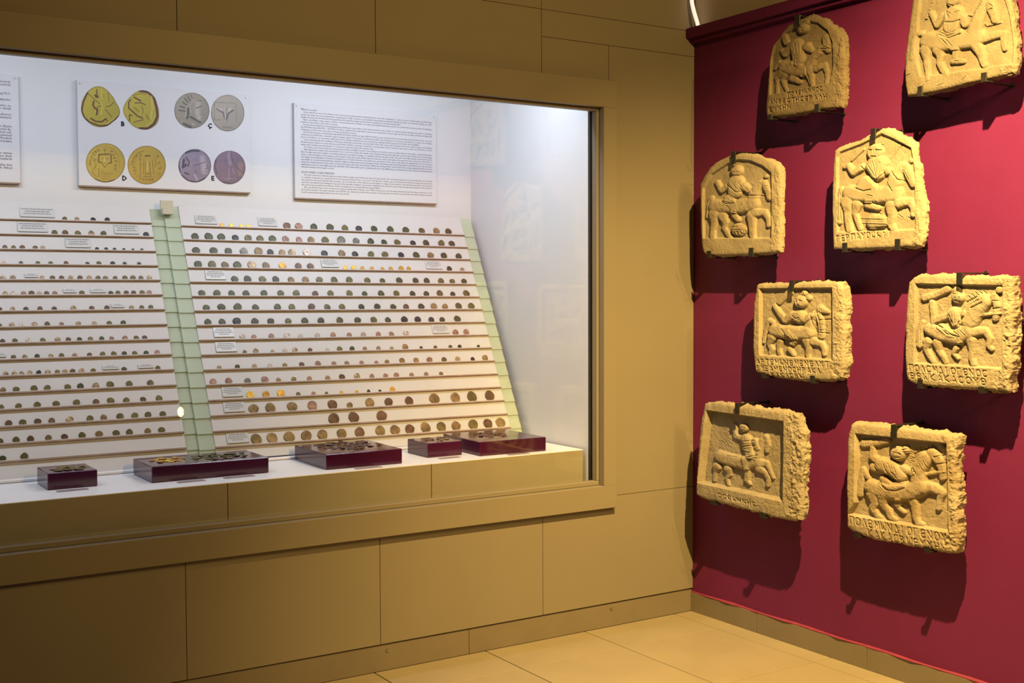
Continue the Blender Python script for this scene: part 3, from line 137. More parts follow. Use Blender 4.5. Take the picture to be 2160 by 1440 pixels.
PRINTS = [
([(-259.1,187.8),(-244.7,180.9),(-224.1,161.4),(-203.7,130.3),(-189.5,105.1),(-187.3,87.2),(-198.2,68.3),(-218.0,50.4),(-241.0,32.3),(-263.6,27.4),(-287.5,29.0),(-309.5,42.1),(-328.2,60.2),(-337.2,85.4),(-335.1,113.1),(-323.5,143.2),(-308.8,165.5),(-287.9,182.0)],(186,170,66),[((84,42,52),6.4,[(-312.1,158.8),(-328.7,120.1),(-334.8,87.2),(-326.6,61.9),(-306.3,43.9),(-266.7,32.1),(-234.4,37.7),(-211.4,57.4),(-191.6,78.6)]),((84,42,52),2.9,[(-310.6,157.3),(-288.7,136.4),(-265.1,118.8)]),((84,42,52),2.9,[(-244.6,99.2),(-220.9,71.5)]),((84,42,52),5.7,[(-276.9,173.2),(-275.7,150.5),(-271.1,144.4)]),((84,42,52),7.9,[(-283.7,151.5),(-277.4,143.8)]),((84,42,52),7.2,[(-288.9,126.6),(-292.3,113.3),(-286.2,100.8),(-275.1,95.1),(-278.7,75.3)]),((84,42,52),3.2,[(-278.2,103.1),(-258.8,112.8)]),((84,42,52),3.2,[(-242.8,109.1),(-223.4,115.6),(-211.8,129.7)]),((84,42,52),2.5,[(-233.7,167.1),(-229.6,129.8)]),((84,42,52),6.7,[(-301.3,58.9),(-282.4,48.9),(-260.0,48.9),(-243.7,61.6)]),((84,42,52),2.5,[(-242.1,61.7),(-237.4,50.6)]),((120,90,50),2.2,[(-251.6,159.1),(-248.6,143.0)]),((120,90,50),2.5,[(-301.7,125.6),(-296.8,129.2)]),((205,192,100),6.4,[(-261.8,125.6),(-255.7,106.5),(-262.7,76.5)]),((205,192,100),4.8,[(-257.7,174.9),(-258.3,138.9)]),((140,110,55),1.9,[(-275.5,75.5),(-265.8,82.8)]),((140,110,55),1.9,[(-272.5,66.0),(-259.6,71.9)])],[]),
([(-97.5,187.2),(-74.3,184.2),(-51.1,166.2),(-38.2,133.8),(-32.1,95.7),(-37.7,61.8),(-56.5,42.0),(-80.2,30.3),(-106.9,30.1),(-133.2,38.3),(-155.9,59.8),(-171.9,85.1),(-174.7,109.6),(-164.5,131.9),(-144.4,156.7),(-120.9,178.5)],(186,170,66),[((84,42,52),11.1,[(-107.6,183.0),(-74.3,180.9),(-51.3,157.8),(-41.8,120.1),(-39.0,86.8),(-52.9,55.7),(-78.4,35.5),(-111.8,33.1)]),((150,120,50),4.8,[(-134.4,162.5),(-107.7,173.0),(-79.5,172.1)]),((84,42,52),6.4,[(-131.2,156.1),(-104.9,143.4)]),((84,42,52),5.7,[(-153.4,111.3),(-153.0,134.5),(-144.6,145.1)]),((84,42,52),6.0,[(-153.4,111.3),(-119.2,82.4),(-99.4,75.6)]),((84,42,52),4.5,[(-128.3,133.2),(-108.4,136.4),(-86.9,129.9)]),((120,80,50),3.5,[(-101.9,125.3),(-95.6,105.9),(-99.1,93.9)]),((84,42,52),5.4,[(-150.9,61.8),(-150.5,85.0),(-140.7,82.5)]),((84,42,52),3.8,[(-134.6,56.4),(-96.2,69.2)]),((84,42,52),3.5,[(-84.2,90.1),(-74.5,72.5)]),((205,192,100),7.0,[(-61.2,165.3),(-58.6,118.8),(-64.4,74.9)]),((160,135,55),9.5,[(-130.3,114.8),(-115.6,101.0)])],[]),
([(177.5,126.5),(173.5,103.4),(162.6,82.0),(146.0,64.6),(125.3,52.7),(102.6,47.5),(80.1,49.5),(60.0,58.4),(44.2,73.4),(34.3,92.9),(31.1,115.1),(35.0,137.8),(45.6,158.9),(61.9,176.4),(82.3,188.5),(104.9,194.0),(127.4,192.3),(147.8,183.6),(163.9,168.7),(174.2,149.0)],(158,148,132),[((70,76,72),5.1,[(66.1,153.4),(81.5,141.1)]),((70,76,72),5.4,[(73.3,169.2),(88.6,153.5)]),((70,76,72),5.1,[(85.6,180.4),(97.4,161.0)]),((70,76,72),5.7,[(55.5,135.6),(76.1,128.8)]),((70,76,72),6.1,[(50.1,118.3),(74.2,116.8)]),((70,76,72),3.4,[(99.5,186.7),(106.2,172.0)]),((70,76,72),10.1,[(88.2,128.0),(87.7,97.4),(82.4,88.5)]),((70,76,72),9.5,[(98.1,94.8),(138.0,75.6)]),((70,76,72),10.1,[(68.2,65.4),(97.5,53.9)]),((188,176,166),25.4,[(130.4,151.8),(126.3,114.0),(134.7,94.1)]),((188,176,166),3.7,[(116.6,167.7),(102.5,153.0),(93.5,135.3),(100.1,112.0)]),((188,176,166),3.0,[(78.0,137.4),(84.9,137.1)]),((188,176,166),3.0,[(74.3,126.9),(81.2,125.8)]),((188,176,166),8.5,[(104.6,68.1),(111.5,63.4)]),((70,76,72),4.7,[(123.1,132.5),(144.2,142.7)]),((70,76,72),3.7,[(128.8,163.6),(144.6,164.9)]),((110,100,90),2.7,[(134.9,104.4),(154.3,109.3)]),((110,100,90),2.7,[(138.2,91.0),(145.2,93.2)]),((70,76,72),2.0,[(157.0,171.1),(174.1,141.7),(175.4,107.5),(157.3,75.3)])],[]),
([(328.4,127.8),(324.5,103.8),(313.8,81.6),(297.5,63.5),(277.1,51.2),(254.7,46.0),(232.6,48.2),(212.8,57.6),(197.3,73.2),(187.5,93.6),(184.4,116.7),(188.2,140.4),(198.6,162.3),(214.6,180.3),(234.7,192.8),(256.9,198.4),(279.2,196.5),(299.2,187.4),(315.1,171.8),(325.2,151.2)],(170,160,146),[((96,92,80),2.4,[(199.3,162.6),(290.8,166.5),(293.3,92.1)]),((96,92,80),2.7,[(199.3,162.6),(198.2,90.3),(223.1,92.1)]),((100,92,92),8.5,[(211.3,136.0),(236.1,122.4),(242.9,97.0)]),((100,92,92),8.5,[(279.5,136.2),(257.6,120.6),(251.9,97.7)]),((205,194,184),7.8,[(216.7,138.2),(232.7,132.5)]),((205,194,184),7.8,[(267.0,143.8),(261.4,131.3)]),((205,194,184),3.0,[(243.6,147.2),(244.6,90.2)]),((90,84,76),3.0,[(250.8,144.3),(250.0,88.9)]),((110,104,92),2.0,[(186.2,118.6),(196.2,78.1),(226.1,52.6),(263.8,48.3),(300.2,64.7)]),((110,104,92),1.7,[(318.0,163.5),(328.5,129.5),(318.8,90.4)]),((140,132,112),10.1,[(235.2,61.9),(271.2,62.7)])],[]),
([(-171.2,-108.0),(-175.4,-132.2),(-186.7,-154.5),(-203.9,-172.5),(-225.4,-184.5),(-249.0,-189.4),(-272.3,-186.7),(-293.1,-176.7),(-309.3,-160.5),(-319.5,-139.7),(-322.7,-116.2),(-318.6,-92.3),(-307.6,-70.4),(-290.8,-52.4),(-269.6,-40.2),(-246.2,-35.0),(-222.8,-37.3),(-201.7,-46.9),(-185.1,-63.1),(-174.5,-84.1)],(196,170,80),[((118,88,52),6.7,[(-271.0,-80.8),(-228.2,-76.5)]),((118,88,52),6.4,[(-272.8,-80.9),(-275.1,-110.0),(-264.5,-111.2)]),((118,88,52),6.4,[(-226.5,-80.1),(-225.3,-110.9),(-234.2,-111.4)]),((118,88,52),3.2,[(-262.7,-111.1),(-252.4,-130.5),(-237.9,-115.2)]),((118,88,52),3.2,[(-262.4,-94.8),(-255.3,-96.2)]),((118,88,52),3.2,[(-244.6,-93.8),(-235.7,-95.1)]),((118,88,52),2.5,[(-255.6,-113.5),(-246.7,-113.0)]),((118,88,52),2.1,[(-249.2,-54.2),(-249.6,-74.1)]),((118,88,52),2.1,[(-256.5,-61.9),(-240.4,-60.9)]),((118,88,52),2.5,[(-289.0,-96.3),(-289.4,-118.0)]),((118,88,52),2.5,[(-295.3,-103.0),(-281.1,-102.2)]),((118,88,52),3.5,[(-284.1,-119.5),(-289.7,-136.1)]),((118,88,52),2.1,[(-266.8,-142.1),(-249.2,-154.0),(-224.1,-147.2)]),((118,88,52),2.1,[(-267.0,-153.0),(-245.8,-161.0),(-215.2,-152.3)]),((118,88,52),2.1,[(-267.2,-163.9),(-242.4,-168.2),(-229.8,-165.7)]),((118,88,52),2.1,[(-267.4,-174.8),(-231.8,-176.7)]),((118,88,52),2.5,[(-295.0,-134.5),(-300.6,-152.9),(-281.5,-170.0)]),((118,88,52),3.2,[(-275.5,-135.3),(-274.4,-167.9)]),((118,88,52),1.6,[(-286.4,-52.8),(-250.9,-47.0),(-218.9,-54.1),(-199.5,-76.7),(-193.0,-112.8),(-195.1,-134.8)]),((214,194,110),7.1,[(-251.7,-94.2),(-252.0,-108.7)]),((70,50,40),4.6,[(-290.5,-177.7),(-267.6,-186.6),(-242.7,-187.3),(-213.9,-177.7)])],[('H',(-307.0,-120.8),0),('E',(-305.0,-108.0),10),('O',(-301.2,-92.5),25),('C',(-292.2,-80.2),35),('A',(-285.0,-70.8),45),('S',(-274.2,-63.8),60),('P',(-223.6,-67.2),-60),('E',(-215.7,-79.4),-70),('R',(-211.5,-91.9),-80),('P',(-208.1,-104.5),-90),('A',(-208.4,-120.9),-95),('V',(-209.5,-131.9),-100),('I',(-210.6,-141.1),-105)]),
([(-7.8,-108.4),(-12.0,-132.8),(-23.5,-155.2),(-40.9,-173.3),(-62.7,-185.4),(-86.5,-190.3),(-110.1,-187.5),(-131.2,-177.5),(-147.7,-161.2),(-158.1,-140.2),(-161.3,-116.6),(-157.2,-92.6),(-146.1,-70.5),(-129.1,-52.4),(-107.6,-40.1),(-83.9,-34.9),(-60.2,-37.2),(-38.8,-47.0),(-21.9,-63.2),(-11.2,-84.4)],(188,160,74),[((118,88,52),2.8,[(-111.2,-69.7),(-111.8,-158.2)]),((118,88,52),2.5,[(-110.3,-69.6),(-104.9,-76.7)]),((118,88,52),2.1,[(-118.0,-90.3),(-105.1,-89.6)]),((118,88,52),8.1,[(-90.2,-75.9),(-73.5,-74.0)]),((118,88,52),2.8,[(-95.9,-91.0),(-98.8,-148.3)]),((118,88,52),3.2,[(-88.7,-99.8),(-91.5,-157.2)]),((118,88,52),3.2,[(-73.9,-99.0),(-71.1,-154.4)]),((118,88,52),2.8,[(-62.6,-89.1),(-58.0,-146.3)]),((118,88,52),2.8,[(-51.3,-81.0),(-47.2,-112.4),(-55.6,-114.7)]),((118,88,52),2.1,[(-109.1,-108.3),(-96.3,-113.1)]),((118,88,52),3.9,[(-93.4,-159.2),(-67.4,-156.1)]),((118,88,52),1.4,[(-128.3,-159.0),(-37.6,-156.5)]),((118,88,52),2.8,[(-149.5,-117.8),(-139.9,-89.7),(-117.6,-64.5),(-95.4,-55.9)]),((214,194,110),7.1,[(-83.2,-99.5),(-83.7,-132.8)]),((118,88,52),4.2,[(-85.8,-147.7),(-70.9,-143.3)])],[('V',(-125.1,-79.7),40),('I',(-129.9,-89.2),50),('C',(-134.6,-100.5),60),('T',(-136.7,-112.5),75),('O',(-136.0,-124.4),95),('R',(-133.4,-135.3),105),('I',(-130.0,-148.0),120),('A',(-40.0,-74.8),-40),('V',(-34.9,-100.6),-60),('G',(-31.5,-122.7),-80),('Z',(-37.5,-145.3),-100),('C',(-111.1,-168.3),0),('O',(-98.2,-170.5),0),('N',(-86.2,-171.8),0),('O',(-74.2,-170.3),0),('B',(-62.1,-168.8),0)]),
([(181.7,-101.0),(178.0,-122.7),(167.8,-142.5),(152.2,-158.6),(132.7,-169.3),(111.4,-173.6),(90.2,-171.2),(71.3,-162.3),(56.5,-147.9),(47.2,-129.3),(44.2,-108.3),(47.9,-87.0),(57.8,-67.4),(73.1,-51.4),(92.3,-40.5),(113.5,-35.8),(134.7,-37.9),(153.9,-46.6),(169.0,-61.0),(178.6,-79.8)],(148,134,152),[((72,66,84),9.7,[(77.0,-52.6),(100.2,-43.9),(130.0,-42.1)]),((72,66,84),11.3,[(66.7,-83.8),(62.9,-113.0),(76.2,-102.6)]),((72,66,84),5.8,[(76.7,-73.5),(89.5,-92.2),(82.6,-111.9)]),((72,66,84),7.4,[(69.1,-135.2),(85.5,-140.9)]),((72,66,84),6.4,[(55.9,-145.5),(85.1,-166.7),(121.4,-170.7),(155.0,-152.1)]),((188,174,180),26.6,[(144.5,-71.3),(149.1,-95.4),(152.0,-126.2)]),((188,174,180),1.9,[(86.7,-60.0),(99.6,-78.7)]),((188,174,180),1.9,[(96.7,-54.6),(109.6,-71.7)]),((188,174,180),1.9,[(109.9,-53.8),(119.6,-67.9)]),((188,174,180),1.9,[(92.8,-92.0),(99.2,-104.6)]),((188,174,180),2.3,[(79.3,-112.1),(95.7,-117.7)]),((72,66,84),3.2,[(109.1,-104.1),(132.5,-96.3),(155.9,-86.9)]),((72,66,84),2.3,[(165.8,-97.8),(167.3,-112.4),(153.8,-114.7)]),((72,66,84),2.3,[(148.7,-126.4),(160.4,-125.8)]),((188,174,180),9.0,[(111.8,-142.8),(121.5,-161.8)]),((72,66,84),2.6,[(112.2,-120.1),(121.9,-135.8)]),((72,66,84),4.8,[(47.1,-81.6),(45.8,-107.4),(51.2,-132.9)])],[]),
([(330.3,-100.6),(326.5,-122.6),(316.3,-142.7),(300.6,-159.0),(281.0,-169.9),(259.4,-174.3),(238.1,-171.8),(219.1,-162.8),(204.1,-148.1),(194.7,-129.2),(191.7,-107.8),(195.3,-86.2),(205.3,-66.3),(220.7,-50.0),(240.1,-39.0),(261.5,-34.3),(282.9,-36.4),(302.2,-45.3),(317.4,-59.9),(327.1,-79.0)],(134,114,128),[((158,126,120),24.2,[(308.8,-86.8),(308.2,-128.2)]),((164,148,160),12.9,[(259.7,-40.1),(257.7,-61.6),(264.1,-89.2)]),((92,78,92),3.5,[(264.8,-39.8),(274.6,-75.5),(291.4,-101.0),(322.1,-127.6)]),((164,148,160),4.5,[(258.7,-109.3),(256.3,-155.5)]),((164,148,160),4.8,[(274.1,-108.5),(280.7,-129.6)]),((170,156,160),1.9,[(225.7,-150.4),(290.7,-150.6)]),((170,156,160),1.9,[(239.2,-157.9),(266.6,-150.1)]),((94,80,100),6.4,[(203.1,-76.2),(197.6,-105.9),(205.6,-133.3)]),((92,76,84),5.8,[(230.6,-164.9),(273.2,-171.2)]),((92,78,92),2.3,[(240.5,-70.8),(246.9,-96.7)])],[])]
LETTERS = [('B', (-176.6, 46.8), 19.1), ('Ç', (178.3, 64.8), 19.3), ('D', (-174.0, -168.9), 19.3), ('E', (188.2, -151.8), 19.2)]
rnd = random.Random(7)
RNG = np.random.default_rng(11)
PI = math.pi


# ------------------------------------------------------------------ helpers
def tag(o, label=None, cat=None, group=None, kind=None):
    if label: o['label'] = label
    if cat: o['category'] = cat
    if group: o['group'] = group
    if kind: o['kind'] = kind
    return o


def link(name, data, parent=None, loc=(0, 0, 0)):
    o = bpy.data.objects.new(name, data)
    COL.objects.link(o)
    o.location = loc
    if parent is not None:
        o.parent = parent
    return o


def empty(name, loc=(0, 0, 0)):
    o = link(name, None, None, loc)
    o.empty_display_size = 0.05
    return o


def mesh(name, verts, faces, mats, smooth=False, mi=None):
    m = bpy.data.meshes.new(name)
    m.from_pydata([tuple(v) for v in verts], [], [tuple(f) for f in faces])
    for k in (mats if isinstance(mats, (list, tuple)) else [mats]):
        m.materials.append(k)
    if mi is not None:
        m.polygons.foreach_set('material_index', mi)
    if smooth:
        m.polygons.foreach_set('use_smooth', [True] * len(m.polygons))
    m.update()
    return m


def mobj(name, verts, faces, mats, parent=None, smooth=False, loc=(0, 0, 0), mi=None):
    return link(name, mesh(name, verts, faces, mats, smooth, mi), parent, loc)


def box_vf(x0, x1, y0, y1, z0, z1, b=0.0):
    """box with optional chamfered edges (24 verts)"""
    if b <= 0:
        v = [(x, y, z) for x in (x0, x1) for y in (y0, y1) for z in (z0, z1)]
        f = [(0, 1, 3, 2), (4, 6, 7, 5), (0, 4, 5, 1), (2, 3, 7, 6), (0, 2, 6, 4), (1, 5, 7, 3)]
        return v, f
    v = []
    idx = {}
    xs, ys, zs = (x0, x1), (y0, y1), (z0, z1)
    for i in (0, 1):
        for j in (0, 1):
            for k in (0, 1):
                p = (xs[i], ys[j], zs[k])
                sx, sy, sz = (1, -1)[i], (1, -1)[j], (1, -1)[k]
                idx[i, j, k, 0] = len(v); v.append((p[0], p[1] + sy * b, p[2] + sz * b))
                idx[i, j, k, 1] = len(v); v.append((p[0] + sx * b, p[1], p[2] + sz * b))
                idx[i, j, k, 2] = len(v); v.append((p[0] + sx * b, p[1] + sy * b, p[2]))
    f = []
    for i in (0, 1):
        q = [idx[i, 0, 0, 0], idx[i, 1, 0, 0], idx[i, 1, 1, 0], idx[i, 0, 1, 0]]
        f.append(q if i else q[::-1])
        q = [idx[0, i, 0, 1], idx[1, i, 0, 1], idx[1, i, 1, 1], idx[0, i, 1, 1]]
        f.append(q[::-1] if i else q)
        q = [idx[0, 0, i, 2], idx[1, 0, i, 2], idx[1, 1, i, 2], idx[0, 1, i, 2]]
        f.append(q if i else q[::-1])
    for a in (0, 1):
        for c in (0, 1):
            f.append([idx[0, a, c, 1], idx[1, a, c, 1], idx[1, a, c, 2], idx[0, a, c, 2]])
            f.append([idx[a, 0, c, 0], idx[a, 1, c, 0], idx[a, 1, c, 2], idx[a, 0, c, 2]])
            f.append([idx[a, c, 0, 0], idx[a, c, 1, 0], idx[a, c, 1, 1], idx[a, c, 0, 1]])
    for i in (0, 1):
        for j in (0, 1):
            for k in (0, 1):
                f.append([idx[i, j, k, 0], idx[i, j, k, 1], idx[i, j, k, 2]])
    return v, f


def fix_normals(m):
    import bmesh
    bm = bmesh.new()
    bm.from_mesh(m)
    bmesh.ops.recalc_face_normals(bm, faces=bm.faces)
    bm.to_mesh(m)
    bm.free()


def box(name, x0, x1, y0, y1, z0, z1, mat, parent=None, b=0.0, loc=(0, 0, 0)):
    v, f = box_vf(x0, x1, y0, y1, z0, z1, b)
    o = mobj(name, v, f, mat, parent, False, loc)
    fix_normals(o.data)
    return o


def srgb(c):
    return tuple(((x / 255) / 12.92 if x / 255 <= 0.04045 else ((x / 255 + 0.055) / 1.055) ** 2.4) for x in c)


def material(name, col, rough=0.6, spec=0.3, metal=0.0, var=0.0, vscale=6.0, bump=0.0, bscale=60.0, col2=None,
             objvar=0.0, coat=0.0, detail=4.0, spots=None, space='Object'):
    m = bpy.data.materials.new(name)
    m.use_nodes = True
    nt = m.node_tree
    N, L = nt.nodes, nt.links
    b = N['Principled BSDF']
    b.inputs['Roughness'].default_value = rough
    b.inputs['Specular IOR Level'].default_value = spec
    b.inputs['Metallic'].default_value = metal
    b.inputs['Coat Weight'].default_value = coat
    b.inputs['Base Color'].default_value = (*col, 1)
    tc = N.new('ShaderNodeTexCoord')
    src = None
    if var > 0 or col2 is not None:
        nz = N.new('ShaderNodeTexNoise')
        nz.inputs['Scale'].default_value = vscale
        nz.inputs['Detail'].default_value = detail
        nz.inputs['Roughness'].default_value = 0.6
        L.new(tc.outputs[space], nz.inputs['Vector'])
        rp = N.new('ShaderNodeValToRGB')
        c2 = col2 if col2 is not None else tuple(x * (1 - var) for x in col)
        c1 = col if col2 is not None else tuple(min(1, x * (1 + var * 0.6)) for x in col)
        rp.color_ramp.elements[0].position = 0.32
        rp.color_ramp.elements[1].position = 0.68
        rp.color_ramp.elements[0].color = (*c2, 1)
        rp.color_ramp.elements[1].color = (*c1, 1)
        L.new(nz.outputs['Fac'], rp.inputs['Fac'])
        src = rp.outputs['Color']
        if objvar > 0:
            oi = N.new('ShaderNodeObjectInfo')
            va = N.new('ShaderNodeVectorMath'); va.operation = 'ADD'
            ml = N.new('ShaderNodeMath'); ml.operation = 'MULTIPLY'; ml.inputs[1].default_value = 37.0
            L.new(oi.outputs['Random'], ml.inputs[0])
            cb = N.new('ShaderNodeCombineXYZ')
            L.new(ml.outputs[0], cb.inputs[0]); L.new(ml.outputs[0], cb.inputs[1])
            L.new(tc.outputs[space], va.inputs[0]); L.new(cb.outputs[0], va.inputs[1])
            L.new(va.outputs[0], nz.inputs['Vector'])
            mr = N.new('ShaderNodeMapRange')
            mr.inputs['To Min'].default_value = 1 - objvar
            mr.inputs['To Max'].default_value = 1 + objvar
            L.new(oi.outputs['Random'], mr.inputs['Value'])
            mx = N.new('ShaderNodeVectorMath'); mx.operation = 'SCALE'
            L.new(src, mx.inputs[0]); L.new(mr.outputs[0], mx.inputs['Scale'])
            src = mx.outputs[0]
        L.new(src, b.inputs['Base Color'])
    if bump > 0:
        nb = N.new('ShaderNodeTexNoise')
        nb.inputs['Scale'].default_value = bscale
        nb.inputs['Detail'].default_value = 6
        L.new(tc.outputs[space], nb.inputs['Vector'])
        bp_ = N.new('ShaderNodeBump')
        bp_.inputs['Strength'].default_value = bump
        bp_.inputs['Distance'].default_value = 0.01
        L.new(nb.outputs['Fac'], bp_.inputs['Height'])
        L.new(bp_.outputs['Normal'], b.inputs['Normal'])
    return m


def glassy(name, tint, refl, body=None, body_fac=0.0, grough=0.0):
    """thin pane: transparent with a mirror share that rises at grazing angles"""
    m = bpy.data.materials.new(name)
    m.use_nodes = True
    nt = m.node_tree
    N, L = nt.nodes, nt.links
    N.remove(N['Principled BSDF'])
    out = N['Material Output']
    tr = N.new('ShaderNodeBsdfTransparent'); tr.inputs[0].default_value = (*tint, 1)
    gl = N.new('ShaderNodeBsdfGlossy'); gl.inputs['Roughness'].default_value = grough
    lw = N.new('ShaderNodeLayerWeight'); lw.inputs['Blend'].default_value = 0.5
    pw = N.new('ShaderNodeMath'); pw.operation = 'POWER'; pw.inputs[1].default_value = 5.0
    L.new(lw.outputs['Facing'], pw.inputs[0])
    ma = N.new('ShaderNodeMath'); ma.operation = 'MULTIPLY_ADD'
    ma.inputs[1].default_value = 0.6; ma.inputs[2].default_value = refl
    L.new(pw.outputs[0], ma.inputs[0])
    base = tr.outputs[0]
    if body is not None:
        df = N.new('ShaderNodeBsdfDiffuse'); df.inputs[0].default_value = (*body, 1)
        mb = N.new('ShaderNodeMixShader'); mb.inputs[0].default_value = body_fac
        L.new(tr.outputs[0], mb.inputs[1]); L.new(df.outputs[0], mb.inputs[2])
        base = mb.outputs[0]
    mx = N.new('ShaderNodeMixShader')
    L.new(ma.outputs[0], mx.inputs[0]); L.new(base, mx.inputs[1]); L.new(gl.outputs[0], mx.inputs[2])
    L.new(mx.outputs[0], out.inputs['Surface'])
    return m


# ------------------------------------------------------------------ materials
M_WALL = material('cream_wall_panel', (0.2217, 0.1960, 0.1477), 0.55, 0.25, var=0.05, vscale=1.4, bump=0.03, bscale=180)
M_FRAME = material('cream_frame', (0.2217, 0.1960, 0.1477), 0.5, 0.3, var=0.04, vscale=2.0, bump=0.02, bscale=150)
M_UPPER = material('olive_upper_wall', (0.50, 0.43, 0.31), 0.8, 0.1, var=0.08, vscale=2.0)
M_CEIL = material('dark_ceiling', (0.05, 0.045, 0.035), 0.9, 0.1, var=0.05)
M_JOINT = material('joint_shadow_gap', (0.0883, 0.0717, 0.0496), 0.8, 0.1, var=0.1)
M_RED = material('crimson_paint', (0.133, 0.0142, 0.080), 0.55, 0.22, var=0.07, vscale=2.5, bump=0.05, bscale=140)
M_PINK = material('pink_paint_edge', (0.2366, 0.0359, 0.0786), 0.5, 0.3, var=0.15, vscale=30)
M_BASE = material('beige_skirting', (0.1862, 0.1579, 0.1186), 0.45, 0.35, var=0.07, vscale=5, bump=0.03, bscale=120)
M_TILE = material('beige_floor_tile', (0.3172, 0.2690, 0.1862), 0.36, 0.4, var=0.07, vscale=3.5, bump=0.03, bscale=90)
M_GROUT = material('tile_grout', (0.0828, 0.0655, 0.0448), 0.9, 0.1, var=0.1)
M_SCREW = material('steel_screw', (0.35, 0.30, 0.24), 0.35, 0.5, metal=0.8, var=0.1)
M_WHITE = material('white_case_lining', (0.6471, 0.6471, 0.6471), 0.55, 0.25, var=0.015, vscale=3)
M_DECK = material('white_deck', (0.7637, 0.7430, 0.7430), 0.35, 0.35, var=0.02, vscale=5)
M_SLAT = material('white_board_strip', (0.5600, 0.5449, 0.5373), 0.45, 0.3, var=0.02, vscale=8)
M_EDGE = material('raw_board_edge', (0.32, 0.22, 0.155), 0.8, 0.15, var=0.2, vscale=25)
M_PLINTH = material('cream_plinth_face', (0.312, 0.276, 0.208), 0.5, 0.3, var=0.04, vscale=2)
M_BOX = material('glossy_plum_box', (0.046, 0.004, 0.027), 0.18, 0.45, var=0.15, vscale=4, coat=0.25)
M_CARD = material('white_printed_card', (0.6173, 0.6090, 0.6173), 0.5, 0.25, var=0.01)
M_CAP = material('grey_caption_plate', (0.5160, 0.5246, 0.5160), 0.3, 0.4, var=0.03)
M_CAPD = material('mauve_caption_plate', (0.34, 0.27, 0.29), 0.35, 0.4, var=0.15, vscale=80)
M_INK = material('printed_ink', (0.10, 0.09, 0.10), 0.7, 0.2, var=0.1)
M_INK2 = material('faint_ink', (0.24, 0.22, 0.22), 0.7, 0.2, var=0.1)
M_BLACKINK = material('black_ink', (0.012, 0.012, 0.014), 0.6, 0.2, var=0.1)
M_PIN = material('clear_pin', (0.52, 0.52, 0.50), 0.3, 0.5, var=0.05)
M_CLIP = material('beige_clip', (0.50, 0.47, 0.36), 0.5, 0.3, var=0.05)
M_IRON = material('black_iron', (0.012, 0.011, 0.010), 0.45, 0.4, var=0.2, vscale=30, bump=0.05)
M_STONE = material('pale_limestone', (0.1729, 0.1533, 0.1154), 0.85, 0.1, var=0.0, vscale=14, bump=0.22, bscale=260,
                   col2=(0.1326, 0.1109, 0.0777), detail=7)
M_STONE_P = material('creamy_limestone', (0.3180, 0.2802, 0.2082), 0.85, 0.1, var=0.0, vscale=12, bump=0.22, bscale=260,
                     col2=(0.2498, 0.2082, 0.1438), detail=7)
M_STONE_B = material('brown_limestone', (0.1434, 0.1145, 0.0786), 0.85, 0.1, var=0.0, vscale=14, bump=0.22, bscale=260,
                     col2=(0.1041, 0.0786, 0.0503), detail=7)
M_STONE_G = material('grey_buff_limestone', (0.3108, 0.2752, 0.2125), 0.85, 0.1, var=0.0, vscale=16, bump=0.30, bscale=230,
                     col2=(0.2332, 0.1975, 0.1404), detail=7)
M_STONE_T = material('rust_stained_limestone', (0.3391, 0.2933, 0.2204), 0.85, 0.1, var=0.0, vscale=9, bump=0.22, bscale=250,
                     col2=(0.2490, 0.1924, 0.1133), detail=7)
M_GLASS = glassy('clear_pane', (0.985, 0.995, 0.99), 0.045)
M_GREEN = glassy('green_glass', (0.88, 0.95, 0.86), 0.02, (0.60, 0.67, 0.52), 0.55, 0.45)
M_LED = bpy.data.materials.new('led_tube')
M_LED.use_nodes = True
_b = M_LED.node_tree.nodes['Principled BSDF']
_b.inputs['Base Color'].default_value = (0.8, 0.7, 0.65, 1)
_b.inputs['Emission Color'].default_value = (1.0, 0.74, 0.62, 1)
_b.inputs['Emission Strength'].default_value = 1.0

# ------------------------------------------------------------------ setting: floor
TX, TY = 0.478, 0.535
floor = mobj('floor', [(-6, -6, -0.004), (0.2, -6, -0.004), (0.2, 0.2, -0.004), (-6, 0.2, -0.004)], [(0, 1, 2, 3)], M_GROUT)
tag(floor, 'beige tiled floor in front of both walls', kind='structure')
xj = [0.0, -0.100] + [-0.100 - TX * k for k in range(1, 9)]
yj = [0.0, -0.262] + [-0.262 - TY * k for k in range(1, 7)]
G = 0.0022
tcache = {}
for i in range(len(xj) - 1):
    for j in range(len(yj) - 1):
        w, h = xj[i] - xj[i + 1] - 2 * G, yj[j] - yj[j + 1] - 2 * G
        key = (round(w, 4), round(h, 4))
        if key not in tcache:
            v, f = box_vf(-w / 2, w / 2, -h / 2, h / 2, -0.006, 0.0, 0.0012)
            tcache[key] = mesh('tile', v, f, M_TILE)
            fix_normals(tcache[key])
        link('tile', tcache[key], floor, ((xj[i] + xj[i + 1]) / 2, (yj[j] + yj[j + 1]) / 2, 0))

# ------------------------------------------------------------------ setting: left wall with its opening
OX0, OX1, OZ0, OZ1 = -3.95, -0.508, 0.598, 2.135
CEIL = 3.35


